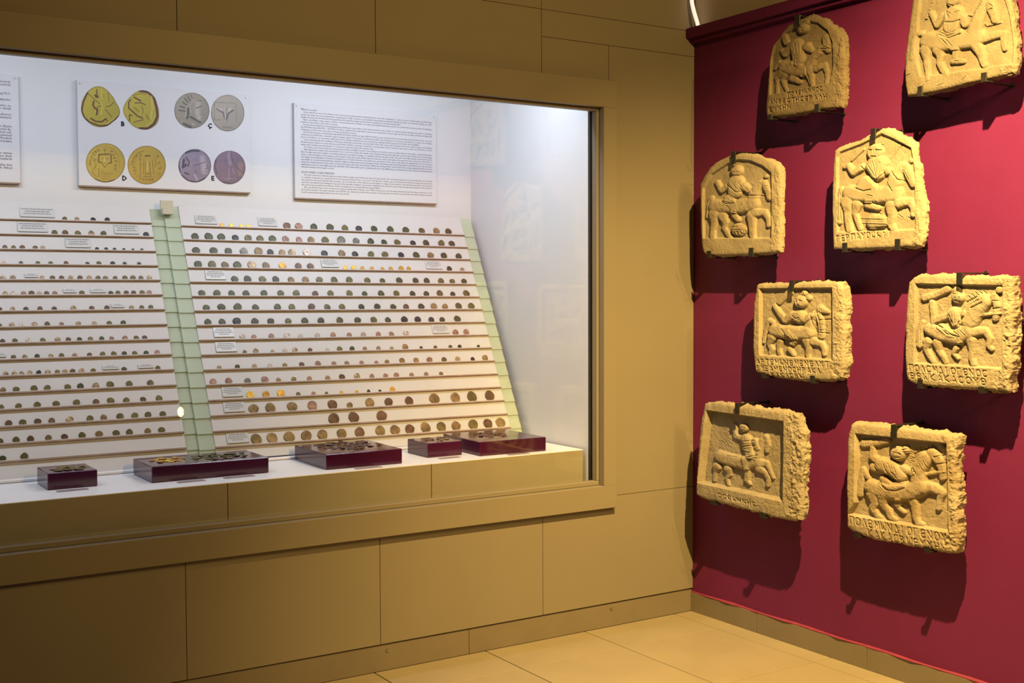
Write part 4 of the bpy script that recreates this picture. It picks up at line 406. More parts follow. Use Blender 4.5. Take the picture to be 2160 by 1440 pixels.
def ring(y0, y1, xs, zs):
    """slab with a rectangular hole: xs, zs have 4 values"""
    v = [(x, y, z) for y in (y0, y1) for x in xs for z in zs]
    I = lambda k, i, j: k * 16 + i * 4 + j
    f = []
    for i in range(3):
        for j in range(3):
            if i == 1 and j == 1:
                continue
            f.append((I(0, i, j), I(0, i + 1, j), I(0, i + 1, j + 1), I(0, i, j + 1)))
            f.append((I(1, i, j), I(1, i, j + 1), I(1, i + 1, j + 1), I(1, i + 1, j)))
    for i in range(3):
        f.append((I(0, i, 0), I(1, i, 0), I(1, i + 1, 0), I(0, i + 1, 0)))
        f.append((I(0, i, 3), I(0, i + 1, 3), I(1, i + 1, 3), I(1, i, 3)))
        f.append((I(0, 0, i), I(0, 0, i + 1), I(1, 0, i + 1), I(1, 0, i)))
        f.append((I(0, 3, i), I(1, 3, i), I(1, 3, i + 1), I(0, 3, i + 1)))
    f += [(I(0, 1, 1), I(0, 2, 1), I(1, 2, 1), I(1, 1, 1)), (I(0, 1, 2), I(1, 1, 2), I(1, 2, 2), I(0, 2, 2)),
          (I(0, 1, 1), I(1, 1, 1), I(1, 1, 2), I(0, 1, 2)), (I(0, 2, 1), I(0, 2, 2), I(1, 2, 2), I(1, 2, 1))]
    return v, f


v, f = ring(-0.005, 0.05, (-5.2, OX0, OX1, 0.25), (0.1, OZ0, OZ1, CEIL))
wall_left = mobj('wall_left', v, f, M_JOINT)
fix_normals(wall_left.data)
tag(wall_left, 'cream panelled wall holding the showcase', kind='structure')
PG = 0.0009
cols = [-4.39, -3.672, -2.951, -2.230, -1.511, -0.790, 0.0]


def panel(x0, x1, z0, z1):
    box('panel', x0 + PG, x1 - PG, -0.008, -0.0045, z0 + PG, z1 - PG, M_WALL, wall_left, 0.0008)


for a, b in zip(cols[:-1], cols[1:]):
    panel(a, b, 0.101, 0.547)
    panel(a, b, 2.20 if b < -0.1 else 2.391, 2.497) if b < -0.1 else panel(a, b, 2.391, 2.497)
    panel(a, b, 2.497, 3.02)
    panel(a, b, 3.02, CEIL)
panel(-0.46, 0.0, 0.547, 2.391)
panel(-0.79, -0.46, 2.20, 2.391)

# skirting of the left wall, with its two screws
bl = empty('baseboard_left', (0, 0, 0))
tag(bl, 'beige skirting board along the foot of the panelled wall', kind='structure')
for a, b in ((-4.4, -2.62), (-2.62, -1.13), (-1.13, 0.0)):
    box('skirting_piece', a + 0.0007, b - 0.0007, -0.0012, 0.02, 0.0, 0.0975, M_BASE, bl, 0.0012)


def disc_vf(r, t, n=18, dome=0.0):
    v, f = [], []
    for k in range(n):
        a = 2 * PI * k / n
        v.append((r * math.cos(a), r * math.sin(a), 0))
    for k in range(n):
        a = 2 * PI * k / n
        v.append((r * 0.8 * math.cos(a), r * 0.8 * math.sin(a), t))
    v.append((0, 0, t + dome))
    for k in range(n):
        f.append((k, (k + 1) % n, n + (k + 1) % n, n + k))
        f.append((n + k, n + (k + 1) % n, 2 * n))
    f.append(tuple(range(n - 1, -1, -1)))
    return v, f


v, f = disc_vf(0.0085, 0.003, 14, -0.001)
scr = mesh('screw', v, f, M_SCREW)
for x in (-0.442, -1.480):
    s_ = link('screw', scr, bl, (x, -0.001, 0.0735))
    s_.rotation_euler = (PI / 2, 0, 0)

# ------------------------------------------------------------------ setting: red wall on the right
wr = box('wall_right', 0.0, 0.12, -5.2, 0.0, 0.0, 2.447, M_RED)
tag(wr, 'crimson painted wall hung with stone reliefs', kind='structure')
# ridge of thick paint where the red meets the skirting
n = 90
v, f = [], []
for k in range(n + 1):
    y = -5.0 + 4.995 * k / n
    t = 0.0085 + 0.0035 * math.sin(k * 1.7) * math.sin(k * .61)
    zt = 0.0895 + 0.002 * math.sin(k * .9)
    v += [(0.0, y, zt), (-t, y, 0.0855), (-t, y, 0.0825), (0.0, y, 0.0815)]
for k in range(n):
    for q in range(3):
        a = k * 4 + q
        f.append((a, a + 4, a + 5, a + 1))
mobj('paint_ridge', v, f, M_PINK, wr, True)
br = empty('baseboard_right', (0, 0, 0))
tag(br, 'beige skirting tiles along the foot of the red wall', kind='structure')
yj2 = [0.0, -0.40, -0.97, -1.53, -2.08, -2.6, -3.1, -3.6, -4.2, -4.8]
for a, b in zip(yj2[:-1], yj2[1:]):
    box('skirting_tile', -0.0075, 0.004, b + 0.0012, a - 0.0012, 0.0, 0.0822, M_BASE, br, 0.0012)
tr = box('trim_1', -0.05, 0.06, -5.2, -0.010, 2.463, 2.505, M_RED, None, 0.003)
tag(tr, 'crimson ledge capping the red wall', kind='structure')
box('cove', -0.028, 0.05, -5.2, -0.004, 2.447, 2.4628, M_RED, tr, 0.002)
wu = box('wall_right_upper', 0.008, 0.12, -5.2, 0.0, 2.508, CEIL, M_UPPER)
tag(wu, 'dim olive wall above the crimson ledge', kind='structure')
ce = box('ceiling', -6, 0.2, -5.2, 0.1, CEIL, CEIL + 0.05, M_CEIL)
tag(ce, 'dark ceiling above the gallery', kind='structure')


# LED tube rising from the ledge
def tube(pts, r, n=10):
    P = [Vector(p) for p in pts]
    v, f = [], []
    for i, p in enumerate(P):
        d = (P[min(i + 1, len(P) - 1)] - P[max(i - 1, 0)]).normalized()
        a = d.orthogonal().normalized() if i == 0 else (a - d * a.dot(d)).normalized()
        b = d.cross(a)
        for k in range(n):
            t = 2 * PI * k / n
            v.append(p + (a * math.cos(t) + b * math.sin(t)) * r)
    for i in range(len(P) - 1):
        for k in range(n):
            f.append((i * n + k, i * n + (k + 1) % n, (i + 1) * n + (k + 1) % n, (i + 1) * n + k))
    f.append(tuple(range(n - 1, -1, -1)))
    f.append(tuple((len(P) - 1) * n + k for k in range(n)))
    return v, f


pts = [(-0.024, -0.06, 2.502), (-0.029, -0.055, 2.530), (-0.036, -0.045, 2.570), (-0.040, -0.036, 2.610), (-0.040, -0.032, 2.66), (-0.040, -0.032, 3.3)]
v, f = tube(pts, 0.0085)
led = mobj('light_tube', v, f, M_LED, None, True)
tag(led, 'glowing pinkish white light tube rising from the crimson ledge in the corner', 'light tube')

# ------------------------------------------------------------------ the showcase
sc = empty('showcase', (0, 0, 0))
tag(sc, 'large lit showcase of coins set into the cream wall behind glass', 'showcase')
FY = -0.040
fr = [('frame_top', OX0 - 0.067, -0.441, OZ1, 2.243), ('frame_bottom', OX0 - 0.067, -0.441, 0.505, OZ0),
      ('frame_side', OX1, -0.441, OZ0, OZ1), ('frame_side', OX0 - 0.067, OX0, OZ0, OZ1)]
for nm, a, b, c, d in fr:
    box(nm, a, b, FY, 0.02, c, d, M_FRAME, sc, 0.0012)
# glazing beads in the reveal
for nm, a, b, c, d in (('glazing_bead', OX0, OX1, OZ1 - 0.012, OZ1), ('glazing_bead', OX0, OX1, OZ0, OZ0 + 0.018),
                       ('glazing_bead', OX1 - 0.012, OX1, OZ0 + 0.018, OZ1 - 0.012), ('glazing_bead', OX0, OX0 + 0.012, OZ0 + 0.018, OZ1 - 0.012)):
    box(nm, a, b, -0.006, 0.0265, c, d, M_FRAME, sc, 0.002)
box('reveal', OX0, OX1, 0.0355, 0.0485, OZ0 - 0.02, OZ0 + 0.003, M_FRAME, sc)
pane = box('glass_pane', OX0 + 0.002, OX1 - 0.002, 0.028, 0.034, OZ0 + 0.002, OZ1 - 0.002, M_GLASS, sc)
XS, YB, DK = -0.5228, 0.985, 0.739
box('gasket', XS, OX1 - 0.012, 0.0355, 0.049, 0.6, OZ1, M_IRON, sc)
box('back_panel', OX0, -0.5, YB, YB + 0.02, 0.6, 2.45, M_WHITE, sc)
box('side_panel', XS, XS + 0.012, 0.0495, YB, 0.6, 2.45, M_WHITE, sc)
box('side_panel', OX0 - 0.02, OX0, 0.036, YB, 0.6, 2.45, M_WHITE, sc)
box('case_top', OX0, XS, 0.036, YB, 2.432, 2.46, M_WHITE, sc)
box('case_front_head', OX0, XS, 0.036, 0.05, OZ1 + 0.002, 2.43, M_WHITE, sc)
# deck and its front
for a, b in ((OX0, -2.054), (-2.054, -1.251), (-1.251, XS - 0.012)):
    box('plinth_front', a + 0.0012, b - 0.0012, 0.070, 0.085, 0.598, DK - 0.0045, M_PLINTH, sc, 0.0006)
    box('deck_board', a + 0.0006, b - 0.0006, 0.069, 0.60, DK - 0.004, DK, M_DECK, sc, 0.0006)
v, f = tube([(OX0, 0.478, DK + 0.007), (-1.5, 0.478, DK + 0.007), (XS, 0.478, DK + 0.007)], 0.007, 10)
mobj('rounded_moulding', v, f, M_DECK, sc, True)

# ------------------------------------------------------------------ coin boards
TH = math.atan2(0.957, 0.45)


def board_matrix(x, rz):
    return Matrix.Translation((x, 0.96, 1.737)) @ Matrix.Rotation(TH, 4, 'X') @ Matrix.Rotation(rz, 4, 'Z')


BOARDS = {'R': dict(m=board_matrix(-0.60, -0.0083), x=(-1.935, -0.601), s0=0.095, p=0.0635, n=16),
          'L': dict(m=board_matrix(-2.055, 0.0), x=(-3.40, -2.056), s0=0.0755, p=0.0636, n=16)}
for key, nm in (('R', 'right'), ('L', 'left')):
    B = BOARDS[key]
    root = empty('coin_board')
    root.matrix_world = B['m']
    B['root'] = root
    ox = -0.60 if key == 'R' else -2.055
    tag(root, 'slanting white coin board on the %s, stepped in sixteen rows' % nm, 'display board')
    xa, xb = B['x'][0] - ox, B['x'][1] - ox
    total = 1.098
    for r in range(1, B['n'] + 2):
        last = r == B['n'] + 1
        yb = -(B['s0'] + B['p'] * (r - 1)) if not last else -total
        yt = 0.003 if r == 1 else -(B['s0'] + B['p'] * (r - 2))
        z0, z1, zt = 0.0060, 0.0036, 0.0025
        e = 0.0015 + 0.0013 * (r / 16)
        v = [(xa, yb + e, -0.004), (xb, yb + e, -0.004), (xb, yt - 0.001, -0.006), (xa, yt - 0.001, -0.006),
             (xa, yb + e, z0), (xb, yb + e, z0), (xb, yt - 0.001, z1), (xa, yt - 0.001, z1)]
        f = [(3, 2, 1, 0), (4, 5, 6, 7), (0, 1, 5, 4), (2, 3, 7, 6), (1, 2, 6, 5), (3, 0, 4, 7)]
        st = mobj('row_strip', v, f, M_SLAT, root)
        if not last:
            box('coin_lip', xa, xb, yb + e, yb + e + 0.0026, 0.0112, 0.0126, M_SLAT, st, 0.0004)
            box('raw_edge', xa, xb, yb - e, yb + e - 0.0002, -0.003, 0.0126, M_EDGE, st)
        gs = []
        if key == 'R':
            gs = [(xb + 0.0005, xb + 0.058, 0.0), (xa - 0.062, xa - 0.0005, 0.0)]
        else:
            gs = [(xb + 0.0005, xb + 0.070, -0.009)]
        for ga, gb, dz in gs:
            v = [(ga, yb - 0.004, -0.002 + dz), (gb, yb - 0.004, -0.002 + dz), (gb, yt - 0.004, -0.007 + dz), (ga, yt - 0.004, -0.007 + dz),
                 (ga, yb - 0.004, 0.005 + dz), (gb, yb - 0.004, 0.005 + dz), (gb, yt - 0.004, 0.0 + dz), (ga, yt - 0.004, 0.0 + dz)]
            mobj('glass_strip', v, f, M_GREEN, st)
# beige clip at the meeting of the two boards
ck = empty('board_clip', (-1.988, 0.938, 1.722))
tag(ck, 'small beige clip holding the tops of the two coin boards', 'clip')
box('clip_plate', -0.027, 0.025, -0.004, 0.004, 0.010, 0.046, M_CLIP, ck, 0.001)
box('clip_tongue', -0.024, 0.022, -0.022, 0.004, -0.012, 0.009, M_CLIP, ck, 0.002)

# ------------------------------------------------------------------ coins
COINMAT = {}
CDEF = {'g': ((76, 78, 40), (48, 51, 26), 'dark green'), 'k': ((58, 56, 52), (26, 26, 24), 'near black'), 'o': ((112, 100, 54), (74, 66, 34), 'olive'),
        'b': ((112, 82, 58), (68, 46, 34), 'brown'), 'c': ((168, 132, 112), (110, 78, 64), 'copper pink'), 't': ((148, 122, 78), (92, 74, 46), 'tan'),
        's': ((124, 120, 106), (74, 72, 60), 'grey'), 'w': ((214, 200, 186), (120, 100, 84), 'pale silver'), 'y': ((226, 176, 66), (150, 104, 34), 'gold'),
        'Y': ((240, 206, 84), (196, 150, 44), 'bright gold'), 'm': ((196, 170, 132), (70, 52, 36), 'mottled brown')}
for k, (a, b, w) in CDEF.items():
    COINMAT[k] = material('coin_' + w.replace(' ', '_'), srgb(a), 0.42, 0.4, 0.25 if k in 'yYw' else 0.1, 0, 0.9 if k in 'mw' else 0.6, 0.12, 2.2,
                          col2=srgb(b), objvar=0.14, detail=3)


def coin_shape(seed):
    g = random.Random(seed)
    n = 20
    ph = [g.uniform(0, 6.28) for _ in range(4)]
    am = [0.05, 0.035, 0.025, 0.015]
    rad = [1 + sum(am[q] * g.uniform(.3, 1) * math.sin((q + 2) * 2 * PI * k / n + ph[q]) for q in range(4)) for k in range(n)]
    v, f = [], []
    rings = [(1.0, -0.09), (1.0, 0.06), (0.93, 0.10), (0.80, 0.085), (0.45, 0.11)]
    for rr_, z in rings:
        for k in range(n):
            t = 2 * PI * k / n
            zz = z + (g.uniform(-.012, .016) if rr_ < 0.5 else 0)
            v.append((rr_ * rad[k] * math.cos(t), rr_ * rad[k] * math.sin(t), zz))
    v.append((0.05, 0.0, 0.118))
    for q in range(len(rings) - 1):
        for k in range(n):
            f.append((q * n + k, q * n + (k + 1) % n, (q + 1) * n + (k + 1) % n, (q + 1) * n + k))
    q = len(rings) - 1
    for k in range(n):
        f.append((q * n + k, q * n + (k + 1) % n, len(v) - 1))
    f.append(tuple(range(n - 1, -1, -1)))
    return v, f


SHAPES = [coin_shape(s) for s in range(9)]
COINMESH = {}


def coin_mesh(code, shape):
    if (code, shape) not in COINMESH:
        COINMESH[code, shape] = mesh('coin', SHAPES[shape][0], SHAPES[shape][1], COINMAT[code], True)
    return COINMESH[code, shape]


ORD = ['zeroth', 'first', 'second', 'third', 'fourth', 'fifth', 'sixth', 'seventh', 'eighth', 'ninth', 'tenth', 'eleventh', 'twelfth', 'thirteenth',
       'fourteenth', 'fifteenth', 'sixteenth', 'seventeenth', 'eighteenth', 'nineteenth', 'twentieth', 'twenty-first']
flat = sorted((c[3] for _, _, row in COINS for c in row), reverse=True)
LIMIT = flat[299]
n_ind = 0
restv, restf, restm = [], [], []
rest_codes = list(CDEF)
for key, r, row in COINS:
    B = BOARDS[key]
    ox = -0.60 if key == 'R' else -2.055
    nm = 'right' if key == 'R' else 'left'
    for i, (xmm, dmm, code, dpx) in enumerate(row):
        rad = dmm / 2000
        shape = rnd.randrange(len(SHAPES))
        e = 0.0015 + 0.0013 * (r / 16)
        yb = -(B['s0'] + B['p'] * (r - 1)) + e
        th = min(rad, 0.02)
        loc = Matrix.Translation((xmm / 1000 - ox, yb + rad * 1.02, 0.0064 + 0.09 * th)) @ Matrix.Rotation(rnd.uniform(0, 6.28), 4, 'Z') @ Matrix.Diagonal((rad, rad, th, 1))
        mw = B['m'] @ loc
        if (dpx > LIMIT or (dpx == LIMIT and n_ind < 300)) and n_ind < 300:
            o = link('coin', coin_mesh(code, shape))
            o.matrix_world = mw
            if key == 'R':
                pos = '%s from the left' % ORD[i + 1] if i else 'leftmost'
            else:
                k = len(row) - i
                pos = '%s from the right' % ORD[k] if k > 1 else 'rightmost'
            tag(o, '%s coin, %s in the %s row of the %s board' % (CDEF[code][2], pos, ORD[r], nm), 'coin', 'coins in the %s row of the %s board' % (ORD[r], nm))
            n_ind += 1
        else:
            base = len(restv)
            restv += [mw @ Vector(q) for q in SHAPES[shape][0]]
            restf += [tuple(base + k for k in q) for q in SHAPES[shape][1]]
            restm += [rest_codes.index(code)] * len(SHAPES[shape][1])
rest = mobj('small_coins', restv, restf, [COINMAT[k] for k in rest_codes], None, True, mi=restm)
tag(rest, 'the smallest coins, scattered along the rows of both coin boards', 'coins', kind='stuff')


# ------------------------------------------------------------------ printed text
def text_lines(items):
    """items: (string, x, z, size, width or None, align) -> one flat mesh in the XZ plane facing -Y"""
    objs = []
    for s, x, z, size, width, align, bold in items:
        cu = bpy.data.curves.new('print', 'FONT')
        cu.body = s
        cu.size = size
        cu.resolution_u = 1
        cu.align_x = 'LEFT'
        cu.offset = bold
        o = bpy.data.objects.new('print', cu)
        COL.objects.link(o)
        objs.append(o)
    bpy.context.view_layer.update()
    dg = bpy.context.evaluated_depsgraph_get()
    V, F = [], []
    for o, (s, x, z, size, width, align, bold) in zip(objs, items):
        me = bpy.data.meshes.new_from_object(o.evaluated_get(dg))
        vs = np.zeros(len(me.vertices) * 3)
        me.vertices.foreach_get('co', vs)
        vs = vs.reshape(-1, 3)
        if len(vs):
            vs[:, 0] -= vs[:, 0].min()
            w0 = vs[:, 0].max()
            if width:
                vs[:, 0] *= width / w0
                w0 = width
            off = x if align == 'L' else x - w0 / 2 if align == 'C' else x - w0
            b0 = len(V)
            V += [(a + off, 0, b + z) for a, b, _ in vs]
            F += [tuple(b0 + k for k in pl.vertices) for pl in me.polygons]
        bpy.data.meshes.remove(me)
    for o in objs:
        cu = o.data
        bpy.data.objects.remove(o)
        bpy.data.curves.remove(cu)
    return V, F


def info_panel(label, x0, x1, z0, z1):
    e = empty('information_panel', ((x0 + x1) / 2, YB - 0.012, (z0 + z1) / 2))
    tag(e, label, 'poster')
    hw, hh = (x1 - x0) / 2, (z1 - z0) / 2
    box('board', -hw, hw, -0.005, 0.009, -hh + 0.0004, hh, M_CARD, e, 0.0006)
    box('lower_edge', -hw, hw, -0.005, 0.009, -hh - 0.0045, -hh, M_EDGE, e)
    v, f = disc_vf(0.0045, 0.004, 10)
    pm = mesh('corner_pin', v, f, M_PIN)
    for sx in (-1, 1):
        p_ = link('corner_pin', pm, e, (sx * (hw - 0.012), -0.005, hh - 0.012))
        p_.rotation_euler = (PI / 2, 0, 0)
    return e, hw, hh


EN = [('h', 'What is a coin?'),
      ('i', 'Coins, which are one of circulation tools, were used in ancient and medieval times. In a broader explanation, a coin is a piece of metal with a specific shape'),
      ('', 'used in its many uses as an instrument of payments in daily commerce, government expenditures and trade during the times of circulation, having a specific'),
      ('e', 'weight and amount of metal that was guaranteed through the images and inscriptions stamped on it by the issuing state.', 0.75),
      ('i', 'Spits, axe shapes, rings, ingots, vessels, ornamented pieces, animals, iron bars and natural items have tried to be used in the various events of exchange'),
      ('e', 'between sides before coins were invented.', 0.27),
      ('i', 'People were sustaining on hunting gathering and living in caves before coins were invented in their nature. In ordinary times only they were able to exchange'),
      ('', 'the Neolithic Age (8000 BC - 5500 BC). Products obtained from agriculture and various instruments had brought up the idea of value, and the exchange and'),
      ('e', 'swapping of them led to the start of trade in human societies.', 0.41),
      ('i', 'In the following ages of Chalcolithic Age (5500-3000 BC) and Bronze Age (3000-1200 BC), people learned and processed metals and used them in the economy,'),
      ('', 'continued, in small scale, countries, ingots (copper ingots in the shape of oxhide) and silver are used these in commerce, and trade as a means of exchange,'),
      ('e', 'pieces of silver, in contrast with precious metals small amounts traded by cutting off the pieces by their unit weights.', 0.90),
      ('i', 'Coins invented by the Lydians in Western Anatolia around the second half of the 7th century BC had spread to the entire region and Aegean'),
      ('', 'Mediterranean regions in a very short period of time. At first, electrum, a naturally occurring alloy of silver and gold, was used to mint coins and later on coins'),
      ('e', 'mints were melted and developed. So coins were minted in gold, silver and bronze.', 0.54),
      ('i', 'The first coins minted by the aristocrats became actually used for the payment of public services rather than in the daily commercial trade.'),
      ('i', 'Although it was Lydians who invented the coin, it was the Ionians who dwelt in the Western Anatolia who gave the coins its real identity and form in minting.'),
      ('', 'Even though they were smaller in minting techniques and ways of using, it is manifest that the inventors then came the coins. But actually reflected the value'),
      ('', 'Cities, Coins bear figures of the kings, people and gods of the places and cultural values of economic, history, the name of the governor who minted the coins, dates of'),
      ('', 'the ruling era and information about the minting process. The fairs and rules of the trade were announced on the coins. Today, when we examine the coins of the past, it'),
      ('', 'is possible to see and understand the cultural, religious, military and social structures of the community where they belonged to and furthermore we can learn'),
      ('', 'about the characteristics of the ruler, society and people who have issued them. While the variety of the coins found in the archaeological excavations is the'),
      ('', 'significant sources to shed light upon the diversity of the states that used to dominate the area, the differences occurring in the coins show the advancement in'),
      ('e', 'manufacturing technologies as well.', 0.24),
      ('s', ''),
      ('h', 'HOW WERE COINS MINTED?'),
      ('i', 'The first coins were minted using one method with a single mould which was the front face mould. The mould used either to be carved directly onto the anvil'),
      ('', 'or could be prepared as a separate block to be placed by the hollow on the anvil. The planchet, a blank coin, was heated and softened enough and placed into'),
      ('', 'the mould on the anvil, then the die was laid so as to be the face of the planchet and the figure or image of the mould on the anvil was pressed to be positioned'),
      ('', 'onto the coin planchet by striking the top end of the die with a hammer. In the next coming periods, the bottom part of the die was also prepared as the mould of'),
      ('e', 'the coin became possible for both faces of the coin planchet to be minted with the required figure.', 0.59),
      ('i', 'We can tell that there were at least four people working while minting a coin. While one person took the heated planchet from the furnace and put it on the'),
      ('', 'front face mould on the anvil, another one held the die, having the reverse face mould on the planchet, the third one struck the die with a hammer and the'),
      ('e', 'fourth removed the newly minted coin out of the mould.', 0.35)]
e3, hw, hh = info_panel('white panel of dense English text headed What is a coin, right of the coin pictures', -1.420, -0.718, 1.8025, 2.2125)
items = []
z = hh - 0.030
lx, rx = -hw + 0.030, hw - 0.024
pitch = 0.01075
for t in EN:
    k, s = t[0], t[1]
    if k == 'h':
        items.append((s, lx, z, 0.0122, None, 'L', 0.0))
    elif k != 's':
        ind = 0.012 if k == 'i' else 0.0
        w = (rx - lx) * t[2] if k == 'e' else rx - lx - ind
        items.append((s, lx + ind, z, 0.0098, w, 'L', 0.0))
    z -= pitch * (1.2 if k == 's' else 1.0)
v, f = text_lines(items)
mobj('printed_text', v, f, M_INK, e3, False, (0, -0.0056, 0))

TR = [(0, 'yerlesmelerinde'), (1, 've tasarimla'), (4, 'Cag M.O.'), (6, 'faaliyetler'), (8, 'bicimine, ne'), (9, 'bir olarak'), (11, "Kulturu'n"), (12, 've zamanla'),
      (15, 've Basim'), (16, 'kentlerde,'), (17, 'isimin adi,'), (18, 'toplumsal'), (19, 'Anadolu'), (20, 'meydana'), (24, 'aynı zaman'), (25, 'birine denk'), (26, 'zamanlarda'), (28, 'sahip iken'), (29, 'ilk sikkeyi')]
e1, hw, hh = info_panel('white panel of Turkish text cut off by the left edge of the picture', -3.240, -2.540, 1.8155, 2.2245)
items = [(s, hw - 0.028, hh - 0.032 - 0.0112 * k, 0.0125, None, 'R', 0.0) for k, s in TR]
v, f = text_lines(items)
mobj('printed_text', v, f, M_INK, e1, False, (0, -0.0056, 0))

# ---- the picture panel with eight coin photographs
e2, hw, hh = info_panel('white panel printed with eight large coin photographs lettered B, Ç, D, E', -2.3235, -1.6225, 1.8165, 2.2275)
STROKE = {'Π': [[(0, 0), (0, 1), (.8, 1), (.8, 0)]], 'Ο': 'O', 'Λ': [[(0, 0), (.4, 1), (.8, 0)]], 'Ε': 'E', 'Μ': [[(0, 0), (.1, 1), (.45, .3), (.8, 1), (.9, 0)]],
          'W': [[(0, 1), (.05, .2), (.25, 0), (.45, .5), (.65, 0), (.85, .2), (.9, 1)]], 'Ν': [[(0, 0), (0, 1), (.7, 0), (.7, 1)]], 'Δ': [[(0, 0), (.4, 1), (.8, 0), (0, 0)]],
          'Ι': [[(.3, 0), (.3, 1)]], 'Γ': [[(0, 0), (0, 1), (.6, 1)]], 'Υ': [[(0, 1), (.4, .5), (.8, 1)], [(.4, .5), (.4, 0)]], 'Κ': [[(0, 0), (0, 1)], [(.7, 1), (0, .45), (.7, 0)]],
          'Α': [[(0, 0), (.4, 1), (.8, 0)], [(.15, .4), (.4, .15), (.65, .4)]], 'C': 'C', 'Β': [[(0, 0), (0, 1), (.5, .85), (.5, .6), (0, .5), (.6, .35), (.6, .1), (0, 0)]],
          'Χ': [[(0, 0), (.7, 1)], [(0, 1), (.7, 0)]], 'Η': [[(0, 0), (0, 1)], [(.7, 0), (.7, 1)], [(0, .5), (.7, .5)]], 'Τ': [[(0, 1), (.8, 1)], [(.4, 1), (.4, 0)]],
          'Ρ': [[(0, 0), (0, 1), (.55, .9), (.55, .6), (0, .5)]], 'Θ': 'Q', 'Ξ': [[(0, 1), (.7, 1)], [(.1, .5), (.6, .5)], [(0, 0), (.7, 0)]]}
for a, b in (('H', 'Η'), ('E', 'Ε'), ('O', 'Ο'), ('A', 'Α'), ('P', 'Ρ'), ('I', 'Ι'), ('B', 'Β'), ('T', 'Τ'), ('N', 'Ν')):
    STROKE[a] = STROKE[b]
STROKE['V'] = [[(0, 1), (.4, 0), (.8, 1)]]
STROKE['R'] = [[(0, 0), (0, 1), (.55, .9), (.55, .6), (0, .5), (.6, 0)]]
STROKE['S'] = [[(.7, .9), (.2, 1), (.1, .65), (.6, .4), (.5, 0), (0, .1)]]
STROKE['Z'] = [[(0, 1), (.7, 1), (0, 0), (.7, 0)]]
STROKE['G'] = [[(.75, .85), (.4, 1), (0, .5), (.4, 0), (.75, .2), (.75, .45), (.5, .45)]]


def glyph(ch):
    g = STROKE.get(ch, [])
    if isinstance(g, str):
        rng = {'O': (0, 360), 'C': (50, 310), 'E': (50, 310), 'Q': (0, 360)}[g]
        arc = [(.42 + .42 * math.cos(math.radians(t)), .5 + .5 * math.sin(math.radians(t))) for t in np.linspace(rng[0], rng[1], 11)]
        out = [arc]
        if g in 'EQ':
            out.append([(.05, .5), (.6, .5)])
        return out
    return g


def seg_dist(X, Z, a, b):
    ax, az = a[0], a[1]
    dx, dz = b[0] - ax, b[1] - az
    L2 = dx * dx + dz * dz + 1e-9
    t = np.clip(((X - ax) * dx + (Z - az) * dz) / L2, 0, 1)
    return np.sqrt((X - ax - t * dx) ** 2 + (Z - az - t * dz) ** 2), t


def vcol_material(name):
    m = bpy.data.materials.new(name)
    m.use_nodes = True
    N, L = m.node_tree.nodes, m.node_tree.links
    b = N['Principled BSDF']
    b.inputs['Roughness'].default_value = 0.45
    b.inputs['Specular IOR Level'].default_value = 0.3
    at = N.new('ShaderNodeVertexColor')
    at.layer_name = 'print'
    L.new(at.outputs['Color'], b.inputs['Base Color'])
    return m


